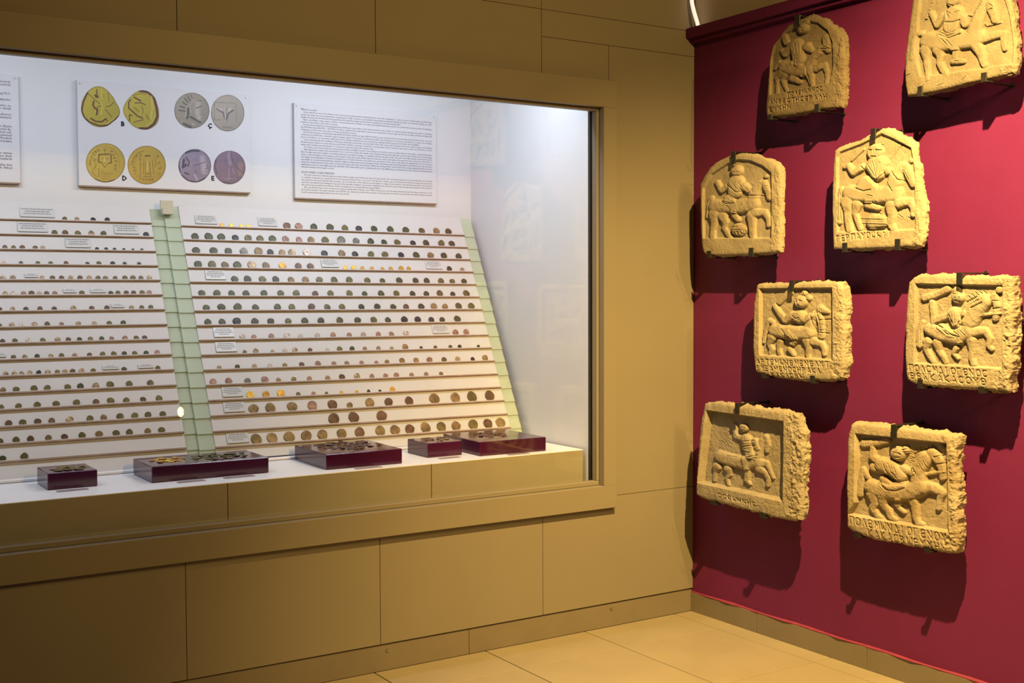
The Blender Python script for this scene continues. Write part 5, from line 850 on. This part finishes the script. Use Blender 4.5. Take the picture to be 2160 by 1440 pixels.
M_PHOTO = vcol_material('coin_photo_print')
for poly, base, strokes, letters in PRINTS:
    P = np.array(poly)
    c = P.mean(0)
    ang = np.arctan2(P[:, 1] - c[1], P[:, 0] - c[0])
    rad = np.hypot(P[:, 0] - c[0], P[:, 1] - c[1])
    o_ = np.argsort(ang)
    ang, rad = ang[o_], rad[o_]
    na, nr = 132, 60
    A = np.linspace(-PI, PI, na, endpoint=False)
    RR = np.interp(A, np.concatenate([ang - 2 * PI, ang, ang + 2 * PI]), np.tile(rad, 3))
    for _ in range(3):
        RR = (RR + np.roll(RR, 1) + np.roll(RR, -1)) / 3
    ts = np.linspace(0, 1, nr + 1)[1:]
    X = np.concatenate([[c[0]], (c[0] + np.outer(ts, RR * np.cos(A))).ravel()])
    Z = np.concatenate([[c[1]], (c[1] + np.outer(ts, RR * np.sin(A))).ravel()])
    colr = np.tile(np.array(base, float), (len(X), 1))
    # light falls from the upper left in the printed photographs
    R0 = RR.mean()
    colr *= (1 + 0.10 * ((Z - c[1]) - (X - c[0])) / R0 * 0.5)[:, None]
    colr *= (1 + 0.05 * np.sin(X * 0.9 + 2 * np.sin(Z * .5)) * np.sin(Z * 1.1))[:, None]
    for cc, w, ln in strokes:
        d = np.full(len(X), 1e9)
        for a, b in zip(ln[:-1], ln[1:]):
            dd, _ = seg_dist(X, Z, a, b)
            d = np.minimum(d, dd)
        h = w / 2
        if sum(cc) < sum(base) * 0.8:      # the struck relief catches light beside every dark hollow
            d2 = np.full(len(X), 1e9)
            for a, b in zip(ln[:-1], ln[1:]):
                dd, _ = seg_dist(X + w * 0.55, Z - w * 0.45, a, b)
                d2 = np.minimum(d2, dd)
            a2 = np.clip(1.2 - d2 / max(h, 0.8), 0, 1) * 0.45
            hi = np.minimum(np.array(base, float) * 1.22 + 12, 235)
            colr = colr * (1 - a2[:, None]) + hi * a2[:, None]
        al = np.clip(1.25 - d / max(h, 0.7), 0, 1) ** 0.8 * 0.9
        colr = colr * (1 - al[:, None]) + np.array(cc, float) * al[:, None]
    for ch, q, rot in letters:
        ca, sa = math.cos(math.radians(rot)), math.sin(math.radians(rot))
        d = np.full(len(X), 1e9)
        for ln in glyph(ch):
            pts = []
            for (gx, gz) in ln:
                lx_, lz_ = (gx - .4) * 7.5, (gz - .5) * 10
                pts.append((q[0] + lx_ * ca - lz_ * sa, q[1] + lx_ * sa + lz_ * ca))
            for a, b in zip(pts[:-1], pts[1:]):
                d = np.minimum(d, seg_dist(X, Z, a, b)[0])
        al = np.clip(1.4 - d / 1.0, 0, 1) * 0.85
        colr = colr * (1 - al[:, None]) + np.array((112, 82, 50), float) * al[:, None]
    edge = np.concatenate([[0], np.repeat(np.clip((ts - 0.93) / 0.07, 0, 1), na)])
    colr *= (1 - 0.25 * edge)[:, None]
    V = np.stack([X / 1000, np.zeros_like(X), Z / 1000], 1)
    F = [(0, 1 + (k + 1) % na, 1 + k) for k in range(na)]
    for q in range(nr - 1):
        for k in range(na):
            a = 1 + q * na + k
            b = 1 + q * na + (k + 1) % na
            F.append((a, b, b + na, a + na))
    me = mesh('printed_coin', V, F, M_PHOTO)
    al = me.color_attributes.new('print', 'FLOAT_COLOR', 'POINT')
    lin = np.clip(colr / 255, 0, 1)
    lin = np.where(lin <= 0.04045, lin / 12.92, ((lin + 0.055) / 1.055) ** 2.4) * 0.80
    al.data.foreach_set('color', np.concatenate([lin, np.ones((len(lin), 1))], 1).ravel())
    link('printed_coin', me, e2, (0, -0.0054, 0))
for ch, (lx_, lz_), h in LETTERS:
    v, f = text_lines([(ch, 0, 0, h / 1000 * 1.38, None, 'C', 0.0011)])
    zs_ = [q[2] for q in v]
    off = (h / 2000)
    mobj('printed_letter', v, f, M_BLACKINK, e2, False, (lx_ / 1000, -0.0056, lz_ / 1000 - off))


# ------------------------------------------------------------------ caption plates on the boards
def word_bars(w, h, lines, g, seed):
    """rows of tiny dark words, too small to read"""
    q = random.Random(seed)
    V, F = [], []
    lh = h * 0.8 / (len(lines) + 0.4)
    y = h / 2 - h * 0.14
    for frac in lines:
        x = -w * frac / 2
        end = w * frac / 2
        while x < end:
            ww = min(q.uniform(0.004, 0.011), end - x)
            b0 = len(V)
            V += [(x, y - lh * .42, 0), (x + ww, y - lh * .42, 0), (x + ww, y, 0), (x, y, 0)]
            F.append((b0, b0 + 1, b0 + 2, b0 + 3))
            x += ww + 0.0022
        y -= lh
    return V, F


count = {}
for key, r, xa, xb, kd in CAPS:
    count.setdefault((key, r), []).append((xa, xb, kd))
for (key, r), lst in count.items():
    B = BOARDS[key]
    ox = -0.60 if key == 'R' else -2.055
    nm = 'right' if key == 'R' else 'left'
    for i, (xa, xb, kd) in enumerate(lst):
        w = (xb - xa) / 1000
        h = 0.043 if kd == 'f' else 0.0165
        yb = -(B['s0'] + B['p'] * (r - 1))
        yc = yb + (0.0135 + h / 2 if kd == 'f' else 0.0125 + h / 2)
        e = empty('caption_plate')
        e.matrix_world = B['m'] @ Matrix.Translation(((xa + xb) / 2000 - ox, yc, 0.0056 if kd == 'f' else 0.0064)) @ Matrix.Rotation(-0.09, 4, 'X')
        which = '' if len(lst) == 1 else ('left-hand ', 'right-hand ')[i] if len(lst) == 2 else ''
        size = 'small grey' if kd == 'f' else 'narrow grey'
        tag(e, '%s%s caption plate in the %s row of the %s board' % (which, size, ORD[r], nm), 'caption', 'caption plates on the coin boards')
        box('plate', -w / 2, w / 2, -h / 2, h / 2, 0.0, 0.0028, M_CAP, e, 0.0006)
        v, f = word_bars(w, h, (0.72, 0.84, 0.88, 0.5) if kd == 'f' and key == 'R' else (0.9, 0.7, 0.8) if kd == 'f' else (0.5, 0.85), 0, r * 7 + i)
        mobj('printed_lines', v, f, M_INK2, e, False, (0, 0, 0.0031))

# ------------------------------------------------------------------ plum boxes, their coins and captions
BX = [(-2.609, -2.448, 0.245, 0.415, 0, 'small plum box at the far left, holding thick dull coins', [('t', 14, -2.524, 0.322, 0.056, 0.055, 0.0150, 'dull tan coin lying in the heap on the leftmost plum box')]),
      (-2.276, -1.853, 0.200, 0.437, -0.2, 'long plum box, gold coins at one end, dark coins at the other',
       [('y', 22, -2.186, 0.330, 0.066, 0.062, 0.0105, 'thin gold coin lying in the heap on the long plum box'), ('o', 44, -1.993, 0.322, 0.100, 0.085, 0.0100, 'dark olive coin lying in the heap on the long plum box')]),
      (-1.649, -1.339, 0.136, 0.458, -1.6, 'deep square plum box crowded with bronze coins, third from the left', [('b', 72, -1.480, 0.335, 0.125, 0.125, 0.0092, 'worn bronze coin lying in the heap on the deep square plum box')]),
      (-1.189, -1.034, 0.207, 0.384, -1, 'small plum box with few coins, half in front of the last one', [('t', 10, -1.100, 0.290, 0.055, 0.055, 0.0088, 'tan coin lying among the few on the small right-hand plum box')]),
      (-0.990, -0.680, 0.124, 0.447, -2.6, 'wide plum box at the far right end of the deck', [('b', 32, -0.842, 0.305, 0.080, 0.085, 0.0092, 'shiny bronze coin lying in the heap on the rightmost plum box')])]
pile_mats = {}
for x0, x1, y0, y1, rot, label, piles in BX:
    cx_, cy_ = (x0 + x1) / 2, (y0 + y1) / 2
    o = box('display_box', -(x1 - x0) / 2, (x1 - x0) / 2, -(y1 - y0) / 2, (y1 - y0) / 2, 0, 0.057, M_BOX, None, 0.0025, (cx_, cy_, DK + 0.0003))
    o.rotation_euler = (0, 0, math.radians(rot))
    tag(o, label, 'box', 'plum boxes on the showcase deck')
    for code, n_, px, py, sx, sy, rad, lab in piles:
        for k in range(n_):
            # golden-angle scatter with jitter keeps the heap even
            t = math.sqrt((k + 0.5) / n_)
            a = k * 2.39996 + rnd.uniform(-.4, .4)
            q = t * rnd.uniform(0.85, 1.05)
            rr_ = rad * rnd.uniform(0.85, 1.12)
            th = 0.0095
            c_ = code if rnd.random() < 0.72 else {'t': 'o', 'y': 'Y', 'o': 'g', 'b': 'k'}[code]
            o = link('loose_coin', coin_mesh(c_, rnd.randrange(len(SHAPES))))
            o.location = (px + sx * q * math.cos(a), py + sy * q * math.sin(a), DK + 0.0583 + rnd.choice((0.0, 0.0, 0.0014, 0.0028)))
            o.rotation_euler = (rnd.uniform(-.10, .10), rnd.uniform(-.10, .10), rnd.uniform(0, 6.28))
            o.scale = (rr_, rr_, th)
            tag(o, lab, 'coin', lab.replace('lying in', 'of').replace(' coin ', ' coins '))
DC = [(-2.59, -2.49, 0.200, 'caption plate lying before the leftmost plum box'), (-2.20, -2.105, 0.160, 'caption plate before the gold end of the long plum box'),
      (-2.035, -1.925, 0.160, 'caption plate before the dark end of the long plum box'), (-1.555, -1.450, 0.100, 'caption plate lying before the deep square plum box'),
      (-1.165, -1.075, 0.158, 'caption plate before the small right-hand plum box'), (-0.885, -0.790, 0.096, 'caption plate before the rightmost plum box')]
for xa, xb, yc, lab in DC:
    w, h = xb - xa, 0.026
    e = empty('deck_caption', ((xa + xb) / 2, yc, DK + 0.0004))
    tag(e, 'mauve ' + lab, 'caption', 'caption plates on the showcase deck')
    box('plate', -w / 2, w / 2, -h / 2, h / 2, 0, 0.0022, M_CAPD, e, 0.0005)
    v, f = word_bars(w, h, (0.8, 0.85), 0, int(xa * 100))
    mobj('printed_lines', v, f, M_INK, e, False, (0, 0, 0.0025))


# ------------------------------------------------------------------ stone reliefs
def vnoise(x, y, seed):
    g = np.random.default_rng(seed)
    T = g.random((64, 64))
    xi, yi = np.floor(x).astype(int), np.floor(y).astype(int)
    fx, fy = x - xi, y - yi
    fx, fy = fx * fx * (3 - 2 * fx), fy * fy * (3 - 2 * fy)
    a, b = T[xi % 64, yi % 64], T[(xi + 1) % 64, yi % 64]
    c, d = T[xi % 64, (yi + 1) % 64], T[(xi + 1) % 64, (yi + 1) % 64]
    return (a * (1 - fx) + b * fx) * (1 - fy) + (c * (1 - fx) + d * fx) * fy - 0.5


def fbm(x, y, seed, sc, octs=4):
    out = 0
    amp = 1.0
    for k in range(octs):
        out = out + amp * vnoise(x / sc + 31.7 * k + 400, y / sc + 17.3 * k + 400, seed + k)
        sc *= 0.5
        amp *= 0.55
    return out


def resample(pts, n, smooth=1):
    P = np.array(pts, float)
    for _ in range(smooth):          # corner cutting keeps the worn outline round
        Q = [P[0]]
        for a, b in zip(P[:-1], P[1:]):
            Q += [a * .75 + b * .25, a * .25 + b * .75]
        Q.append(P[-1])
        P = np.array(Q)
    d = np.concatenate([[0], np.cumsum(np.hypot(*np.diff(P, axis=0).T))])
    t = np.linspace(0, d[-1], n)
    return np.stack([np.interp(t, d, P[:, 0]), np.interp(t, d, P[:, 1])], 1)


def poly_sd(X, Z, poly, k):
    P = [(a * k, z) for a, z in poly]
    d = np.full(X.shape, 1e9)
    ins = np.zeros(X.shape, bool)
    for (ax, az), (bx, bz) in zip(P, P[1:] + P[:1]):
        dd, _ = seg_dist(X, Z, (ax, az), (bx, bz))
        d = np.minimum(d, dd)
        cond = ((az > Z) != (bz > Z)) & (X < (bx - ax) * (Z - az) / (bz - az + 1e-12) + ax)
        ins ^= cond
    return np.where(ins, d, -d)


def sstep(x, a, b):
    t = np.clip((x - a) / (b - a), 0, 1)
    return t * t * (3 - 2 * t)


def chain_height(X, Z, chains, k, hmax, lift):
    H = np.zeros(X.shape)
    for ci, ch in enumerate(chains):
        pts = [(a * k, z, r) for a, z, r in ch]
        if len(pts) == 1:
            pts = pts * 2
        for a, b in zip(pts[:-1], pts[1:]):
            d, t = seg_dist(X, Z, a, b)
            r = a[2] + (b[2] - a[2]) * t
            q = np.clip(d / r, 0, 1)
            hh_ = np.minimum(hmax, lift + r * 0.62) * np.clip(1 - q ** 3.2, 0, 1) ** 0.45
            H = np.maximum(H, hh_)
    return H


NU, NV, NS = 270, 290, 9


def make_stele(num, S, name, label, mat, rough, hh_, hr_, group):
    k = S['k']
    top, bot = resample(S['top'], NU + 1), resample(S['bottom'], NU + 1)
    lef, rig = resample(S['left'][::-1], NV + 1), resample(S['right'][::-1], NV + 1)   # upward
    u = np.linspace(0, 1, NU + 1)[:, None, None]
    w = np.linspace(0, 1, NV + 1)[None, :, None]
    C = (1 - w) * bot[:, None] + w * top[:, None] + (1 - u) * lef[None] + u * rig[None] \
        - ((1 - u) * (1 - w) * bot[0] + u * (1 - w) * bot[-1] + (1 - u) * w * top[0] + u * w * top[-1])
    # a worn, uneven outline
    edge_u = np.minimum(u, 1 - u)[..., 0]
    edge_w = np.minimum(w, 1 - w)[..., 0]
    fall = np.exp(-np.minimum(edge_u, edge_w) * 26)
    C[..., 0] += fbm(C[..., 0], C[..., 1], 5 + num, 38) * 7 * fall
    C[..., 1] += fbm(C[..., 0], C[..., 1], 55 + num, 38) * 7 * fall
    A, Z = C[..., 0], C[..., 1]
    X = A * k
    dep = S['depth']
    outline = [tuple(q) for q in np.concatenate([bot[::6], rig[6::6], top[::-1][6::6], lef[::-1][6:-1:6]])]
    sd_out = np.maximum(poly_sd(X, Z, outline, k), 0)
    sd_rec = poly_sd(X, Z, S['rec'], k)
    H = -dep * sstep(sd_rec, -1.5, 3.5 + dep * 0.10)
    H -= 9 * np.exp(-sd_out / 3.6) + 2.2 * np.exp(-sd_out / 14)
    H += fbm(A, Z, 100 + num, 60) * 2.0 + fbm(A, Z, 120 + num, 14) * 1.1 * rough + fbm(A, Z, 140 + num, 5, 3) * 0.8 * rough
    # the hewn right-hand border is coarser
    frame = sstep(-sd_rec, 2, 8)
    rightness = sstep(u[..., 0] * np.ones_like(A), 0.82, 0.93)
    H += frame * rightness * rough * (fbm(A, Z, 160 + num, 26) * 6.0 + fbm(A, Z, 170 + num, 8, 3) * 3.0)
    floor_ = -dep + fbm(A, Z, 180 + num, 20) * 1.2
    Hh = chain_height(X, Z, S['horse'], k, hh_, 3.0)
    Hr = chain_height(X, Z, S['rider'], k, hr_, 4.5)
    Hr = np.where(Hr > 0, Hr + np.minimum(Hh, Hr) * 0.45, 0)
    Ho = chain_height(X, Z, S['obj'], k, hr_ * 0.8, 2.0)
    Hf = np.maximum(np.maximum(Hh, Hr), Ho)
    Hf = Hf + np.where(Hf > 1, fbm(A, Z, 200 + num, 12, 3) * 1.3, 0)
    top_ = floor_ + Hf
    H = np.where(Hf > 0.3, np.maximum(H, np.minimum(top_, 8 + 0 * H)), H)
    for ln in S['lines']:
        d = np.full(A.shape, 1e9)
        pts = [(a * k, z) for a, z in ln]
        for a, b in zip(pts[:-1], pts[1:]):
            d = np.minimum(d, seg_dist(X, Z, a, b)[0])
        H -= 4.2 * np.exp(-(d / 2.0) ** 2)
    for ln in S['fine']:
        d = seg_dist(X, Z, (ln[0][0] * k, ln[0][1]), (ln[1][0] * k, ln[1][1]))[0]
        H += 1.0 * np.exp(-((d - 3.0) / 1.3) ** 2) - 2.6 * np.exp(-(d / 1.3) ** 2)
    # letters
    band = np.zeros(A.shape, bool)
    for s, q0, q1, h in S['text']:
        n_ = len(s)
        d = np.full(A.shape, 1e9)
        dx, dz = (q1[0] - q0[0]) / n_, (q1[1] - q0[1]) / n_
        nx = math.hypot(dx * k, dz)
        ux, uz = dx * k / nx, dz / nx
        gw = min(nx * 0.80, h * 0.95)
        for i, ch in enumerate(s):
            bx, bz = (q0[0] + dx * i) * k, q0[1] + dz * i
            near = (np.abs(X - bx - nx * .4) < nx * 1.3) & (np.abs(Z - bz - h / 2) < h * 1.2)
            if not near.any():
                continue
            for ln in glyph(ch):
                pts = [(bx + gx * gw * ux - gz * h * 0.08, bz + gx * gw * uz + gz * h * 0.82) for gx, gz in ln]
                for a, b in zip(pts[:-1], pts[1:]):
                    dd, _ = seg_dist(X[near], Z[near], a, b)
                    tmp = d[near]
                    d[near] = np.minimum(tmp, dd)
        H -= 4.6 * np.exp(-(d / 1.6) ** 2)
        lw = h * 0.6
        mid0 = (q0[0] * k, q0[1] + h * .42)
        mid1 = (q1[0] * k, q1[1] + h * .42)
        dd, _ = seg_dist(X, Z, mid0, mid1)
        band |= dd < lw
    # ---- assemble: front grid, flanks, back
    T = S['T']
    gi = np.arange((NU + 1) * (NV + 1)).reshape(NU + 1, NV + 1)
    V = np.stack([-H.ravel() / 1000, -A.ravel() / 1000, Z.ravel() / 1000], 1)    # local: -x is out of the wall
    q = np.stack([gi[:-1, :-1], gi[1:, :-1], gi[1:, 1:], gi[:-1, 1:]], -1).reshape(-1, 4)
    vert_part = np.zeros((NU + 1, NV + 1), int)
    vert_part[(Hh > 1.0) & (top_ > -dep + 1.5)] = 1
    vert_part[(Ho > 1.0) & (Ho >= Hh)] = 1
    vert_part[(Hr > 1.0) & (Hr >= Hh)] = 2
    vert_part[(vert_part == 0) & band & (sd_rec < 0) & (sd_out > 2)] = 3
    fp = vert_part[:-1, :-1].ravel()
    ringi = np.concatenate([gi[:, 0], gi[-1, 1:], gi[::-1, -1][1:], gi[0, ::-1][1:-1]])
    nr = len(ringi)
    prev = ringi
    allV, allF, allP = [V], [q], [fp]
    base = len(V)
    cen = np.array([A.mean(), Z.mean()])
    RA, RZ = A.ravel()[ringi], Z.ravel()[ringi]
    R0H = H.ravel()[ringi]
    arc = np.cumsum(np.hypot(np.diff(RA, append=RA[0]), np.diff(RZ, append=RZ[0])))
    for s in range(1, NS + 1):
        t = s / NS
        bul = (fbm(arc, np.full(nr, t * T), 300 + num, 30) * 9 + fbm(arc, np.full(nr, t * T), 320 + num, 9, 3) * 5) * rough * min(1, 4 * t * (1.2 - t) + .1)
        out = 1.5 * math.sin(PI * min(1, t * 1.2)) - 10 * max(0, t - 0.75) / 0.25 * 0.6
        dirx, dirz = RA - cen[0], RZ - cen[1]
        L_ = np.hypot(dirx, dirz)
        a_ = RA + dirx / L_ * (bul + out)
        z_ = RZ + dirz / L_ * (bul + out)
        hx = (R0H * (1 - t)) - T * t
        allV.append(np.stack([-hx / 1000, -a_ / 1000, z_ / 1000], 1))
        cur = base + np.arange(nr)
        base += nr
        allF.append(np.stack([prev, cur, np.roll(cur, -1), np.roll(prev, -1)], 1))
        allP.append(np.zeros(nr, int))
        prev = cur
    V = np.concatenate(allV)
    F = np.concatenate(allF)
    Pn = np.concatenate(allP)
    back = tuple(prev.tolist())
    # vertex normals of the whole stone, kept across the parts
    fn = np.cross(V[F[:, 1]] - V[F[:, 0]], V[F[:, 3]] - V[F[:, 0]]) + np.cross(V[F[:, 3]] - V[F[:, 2]], V[F[:, 1]] - V[F[:, 2]])
    N_ = np.zeros_like(V)
    for c_ in range(4):
        np.add.at(N_, F[:, c_], fn)
    # orientation: front must face -x
    flip = fn[:NU * NV, 0].mean() > 0
    if flip:
        F = F[:, ::-1]
        N_ = -N_
        back = back
    N_ /= np.linalg.norm(N_, axis=1)[:, None] + 1e-12
    root = empty('stone_stele', (-S['D'] / 1000, -S['a0'] / 1000, S['z0'] / 1000))
    tag(root, label, 'relief', group)
    for part, pname in ((0, 'slab'), (1, 'horse_relief'), (2, 'rider_relief'), (3, 'inscription')):
        sel = F[Pn == part]
        if len(sel) == 0:
            continue
        used, inv = np.unique(sel, return_inverse=True)
        inv = inv.reshape(sel.shape)
        me = bpy.data.meshes.new(pname)
        nf = len(inv)
        extra = part == 0
        loops = inv.ravel()
        if extra:
            bidx = np.searchsorted(used, np.array(back))
            loops = np.concatenate([loops, bidx])
        me.vertices.add(len(used))
        me.vertices.foreach_set('co', V[used].astype(np.float32).ravel())
        me.loops.add(len(loops))
        me.loops.foreach_set('vertex_index', loops.astype(np.int32))
        npoly = nf + (1 if extra else 0)
        me.polygons.add(npoly)
        starts = np.arange(nf) * 4
        if extra:
            starts = np.append(starts, nf * 4)
        me.polygons.foreach_set('loop_start', starts.astype(np.int32))
        me.polygons.foreach_set('use_smooth', np.ones(npoly, bool))
        me.materials.append(mat)
        me.update(calc_edges=True)
        me.validate()
        me.normals_split_custom_set_from_vertices([tuple(x) for x in N_[used]])
        link(pname, me, root)
    # ---- iron fittings
    D = S['D'] / 1000

    def fitting(nm, lab, c, y_a, z_a, z_b, wdt, is_hook):
        e = empty(nm, (0, y_a, z_a))
        tag(e, lab, 'bracket', 'black iron fittings of the reliefs')
        hw_ = wdt / 2000
        t_ = 0.005
        xf = -D - 0.011
        box('arm', xf, 0.0, -hw_, hw_, -t_ / 2, t_ / 2, M_IRON, e, 0.001)
        box('prong', xf - t_, xf, -hw_, hw_, min(0, z_b - z_a) - t_ / 2, max(0, z_b - z_a) + t_ / 2, M_IRON, e, 0.001)
        v_, f_ = disc_vf(hw_ * 0.9, 0.004, 12)
        o_ = mobj('wall_plate', v_, f_, M_IRON, e, False, (-0.0002, 0, 0))
        o_.rotation_euler = (0, -PI / 2, 0)
    short = SHORT[num]
    if S.get('hook'):
        (a0_, z0_), (a1_, z1_), wd = S['hook']
        aa = a0_
        # rest the arm on the top edge of the stone there
        ztop = np.interp(aa, top[:, 0], top[:, 1]) + 7
        fitting('iron_hook', 'black iron hook over the top of the %s' % short, None, -(S['a0'] + aa) / 1000, (S['z0'] + ztop) / 1000, (S['z0'] + z1_) / 1000, wd * 0.8, True)
    for i, ((a0_, z0_), (a1_, z1_), wd) in enumerate(S['clips']):
        zb = np.interp(a0_, bot[:, 0], bot[:, 1]) - 7
        fitting('iron_clip', 'black iron clip under the %s end of the %s' % (('left', 'right')[i], short), None, -(S['a0'] + a0_) / 1000, (S['z0'] + zb) / 1000,
                (S['z0'] + max(z0_, zb + 12)) / 1000, wd * 0.75, False)
    return root


SHORT = {1: 'brown arched stele', 2: 'stele in the top right corner', 3: 'round-topped stele beside the corner', 4: 'gabled stele with chipped side', 5: 'curly-haired rider stele',
         6: 'rightmost square stele', 7: 'thick-framed lowest left stele', 8: 'lettered lowest right stele'}
DEF = {1: ('brown arched stone stele of a rider, highest on the left', M_STONE_B, 0.9, 17, 18),
       2: ('pale tall stone stele of a rider, cut by the top right corner of the picture', M_STONE, 0.8, 17, 19),
       3: ('round-topped stone stele of a horseman, beside the room corner', M_STONE_P, 0.6, 18, 19),
       4: ('gable-topped pale stone stele of a caped horseman, right edge chipped', M_STONE_P, 0.7, 18, 19),
       5: ('square stone stele of a curly-haired rider raising a club', M_STONE_P, 1.0, 21, 22),
       6: ('square stone stele at the far right, rider stretching an arm over the horse', M_STONE_G, 1.1, 18, 19),
       7: ('thick-framed stone stele with a small galloping horseman, lowest by the corner', M_STONE_G, 1.3, 18, 20),
       8: ('square stone stele with a rider and boldly lettered foot, lowest on the right', M_STONE_T, 1.0, 22, 23)}
for n_, (lab, mt, ro, a_, b_) in DEF.items():
    make_stele(n_, STELES[n_], 'stone_stele', lab, mt, ro, a_, b_, 'stone horseman reliefs on the red wall')

# ------------------------------------------------------------------ a small lamp further back in the room, seen mirrored in the showcase glass
M_BULB = bpy.data.materials.new('lamp_glow')
M_BULB.use_nodes = True
_b = M_BULB.node_tree.nodes['Principled BSDF']
_b.inputs['Base Color'].default_value = (0.9, 0.85, 0.6, 1)
_b.inputs['Emission Color'].default_value = (1.0, 0.80, 0.30, 1)
_b.inputs['Emission Strength'].default_value = 28.0
lp = empty('standing_lamp', (-0.455, -5.69, 0))
tag(lp, 'small standing lamp mirrored as a bright spot in the showcase glass', 'lamp')
v, f = disc_vf(0.11, 0.02, 24)
mobj('base', v, f, M_IRON, lp)
v, f = tube([(0, 0, 0.015), (0, 0, 0.2), (0, 0, 0.37)], 0.012)
mobj('pole', v, f, M_IRON, lp, True)
v, f = [], []
for i in range(9):
    for k in range(16):
        t, a = PI * i / 8, 2 * PI * k / 16
        v.append((0.024 * math.sin(t) * math.cos(a), 0.024 * math.sin(t) * math.sin(a), 0.412 + 0.042 * math.cos(t)))
for i in range(8):
    for k in range(16):
        f.append((i * 16 + k, (i + 1) * 16 + k, (i + 1) * 16 + (k + 1) % 16, i * 16 + (k + 1) % 16))
mobj('bulb', v, f, M_BULB, lp, True)
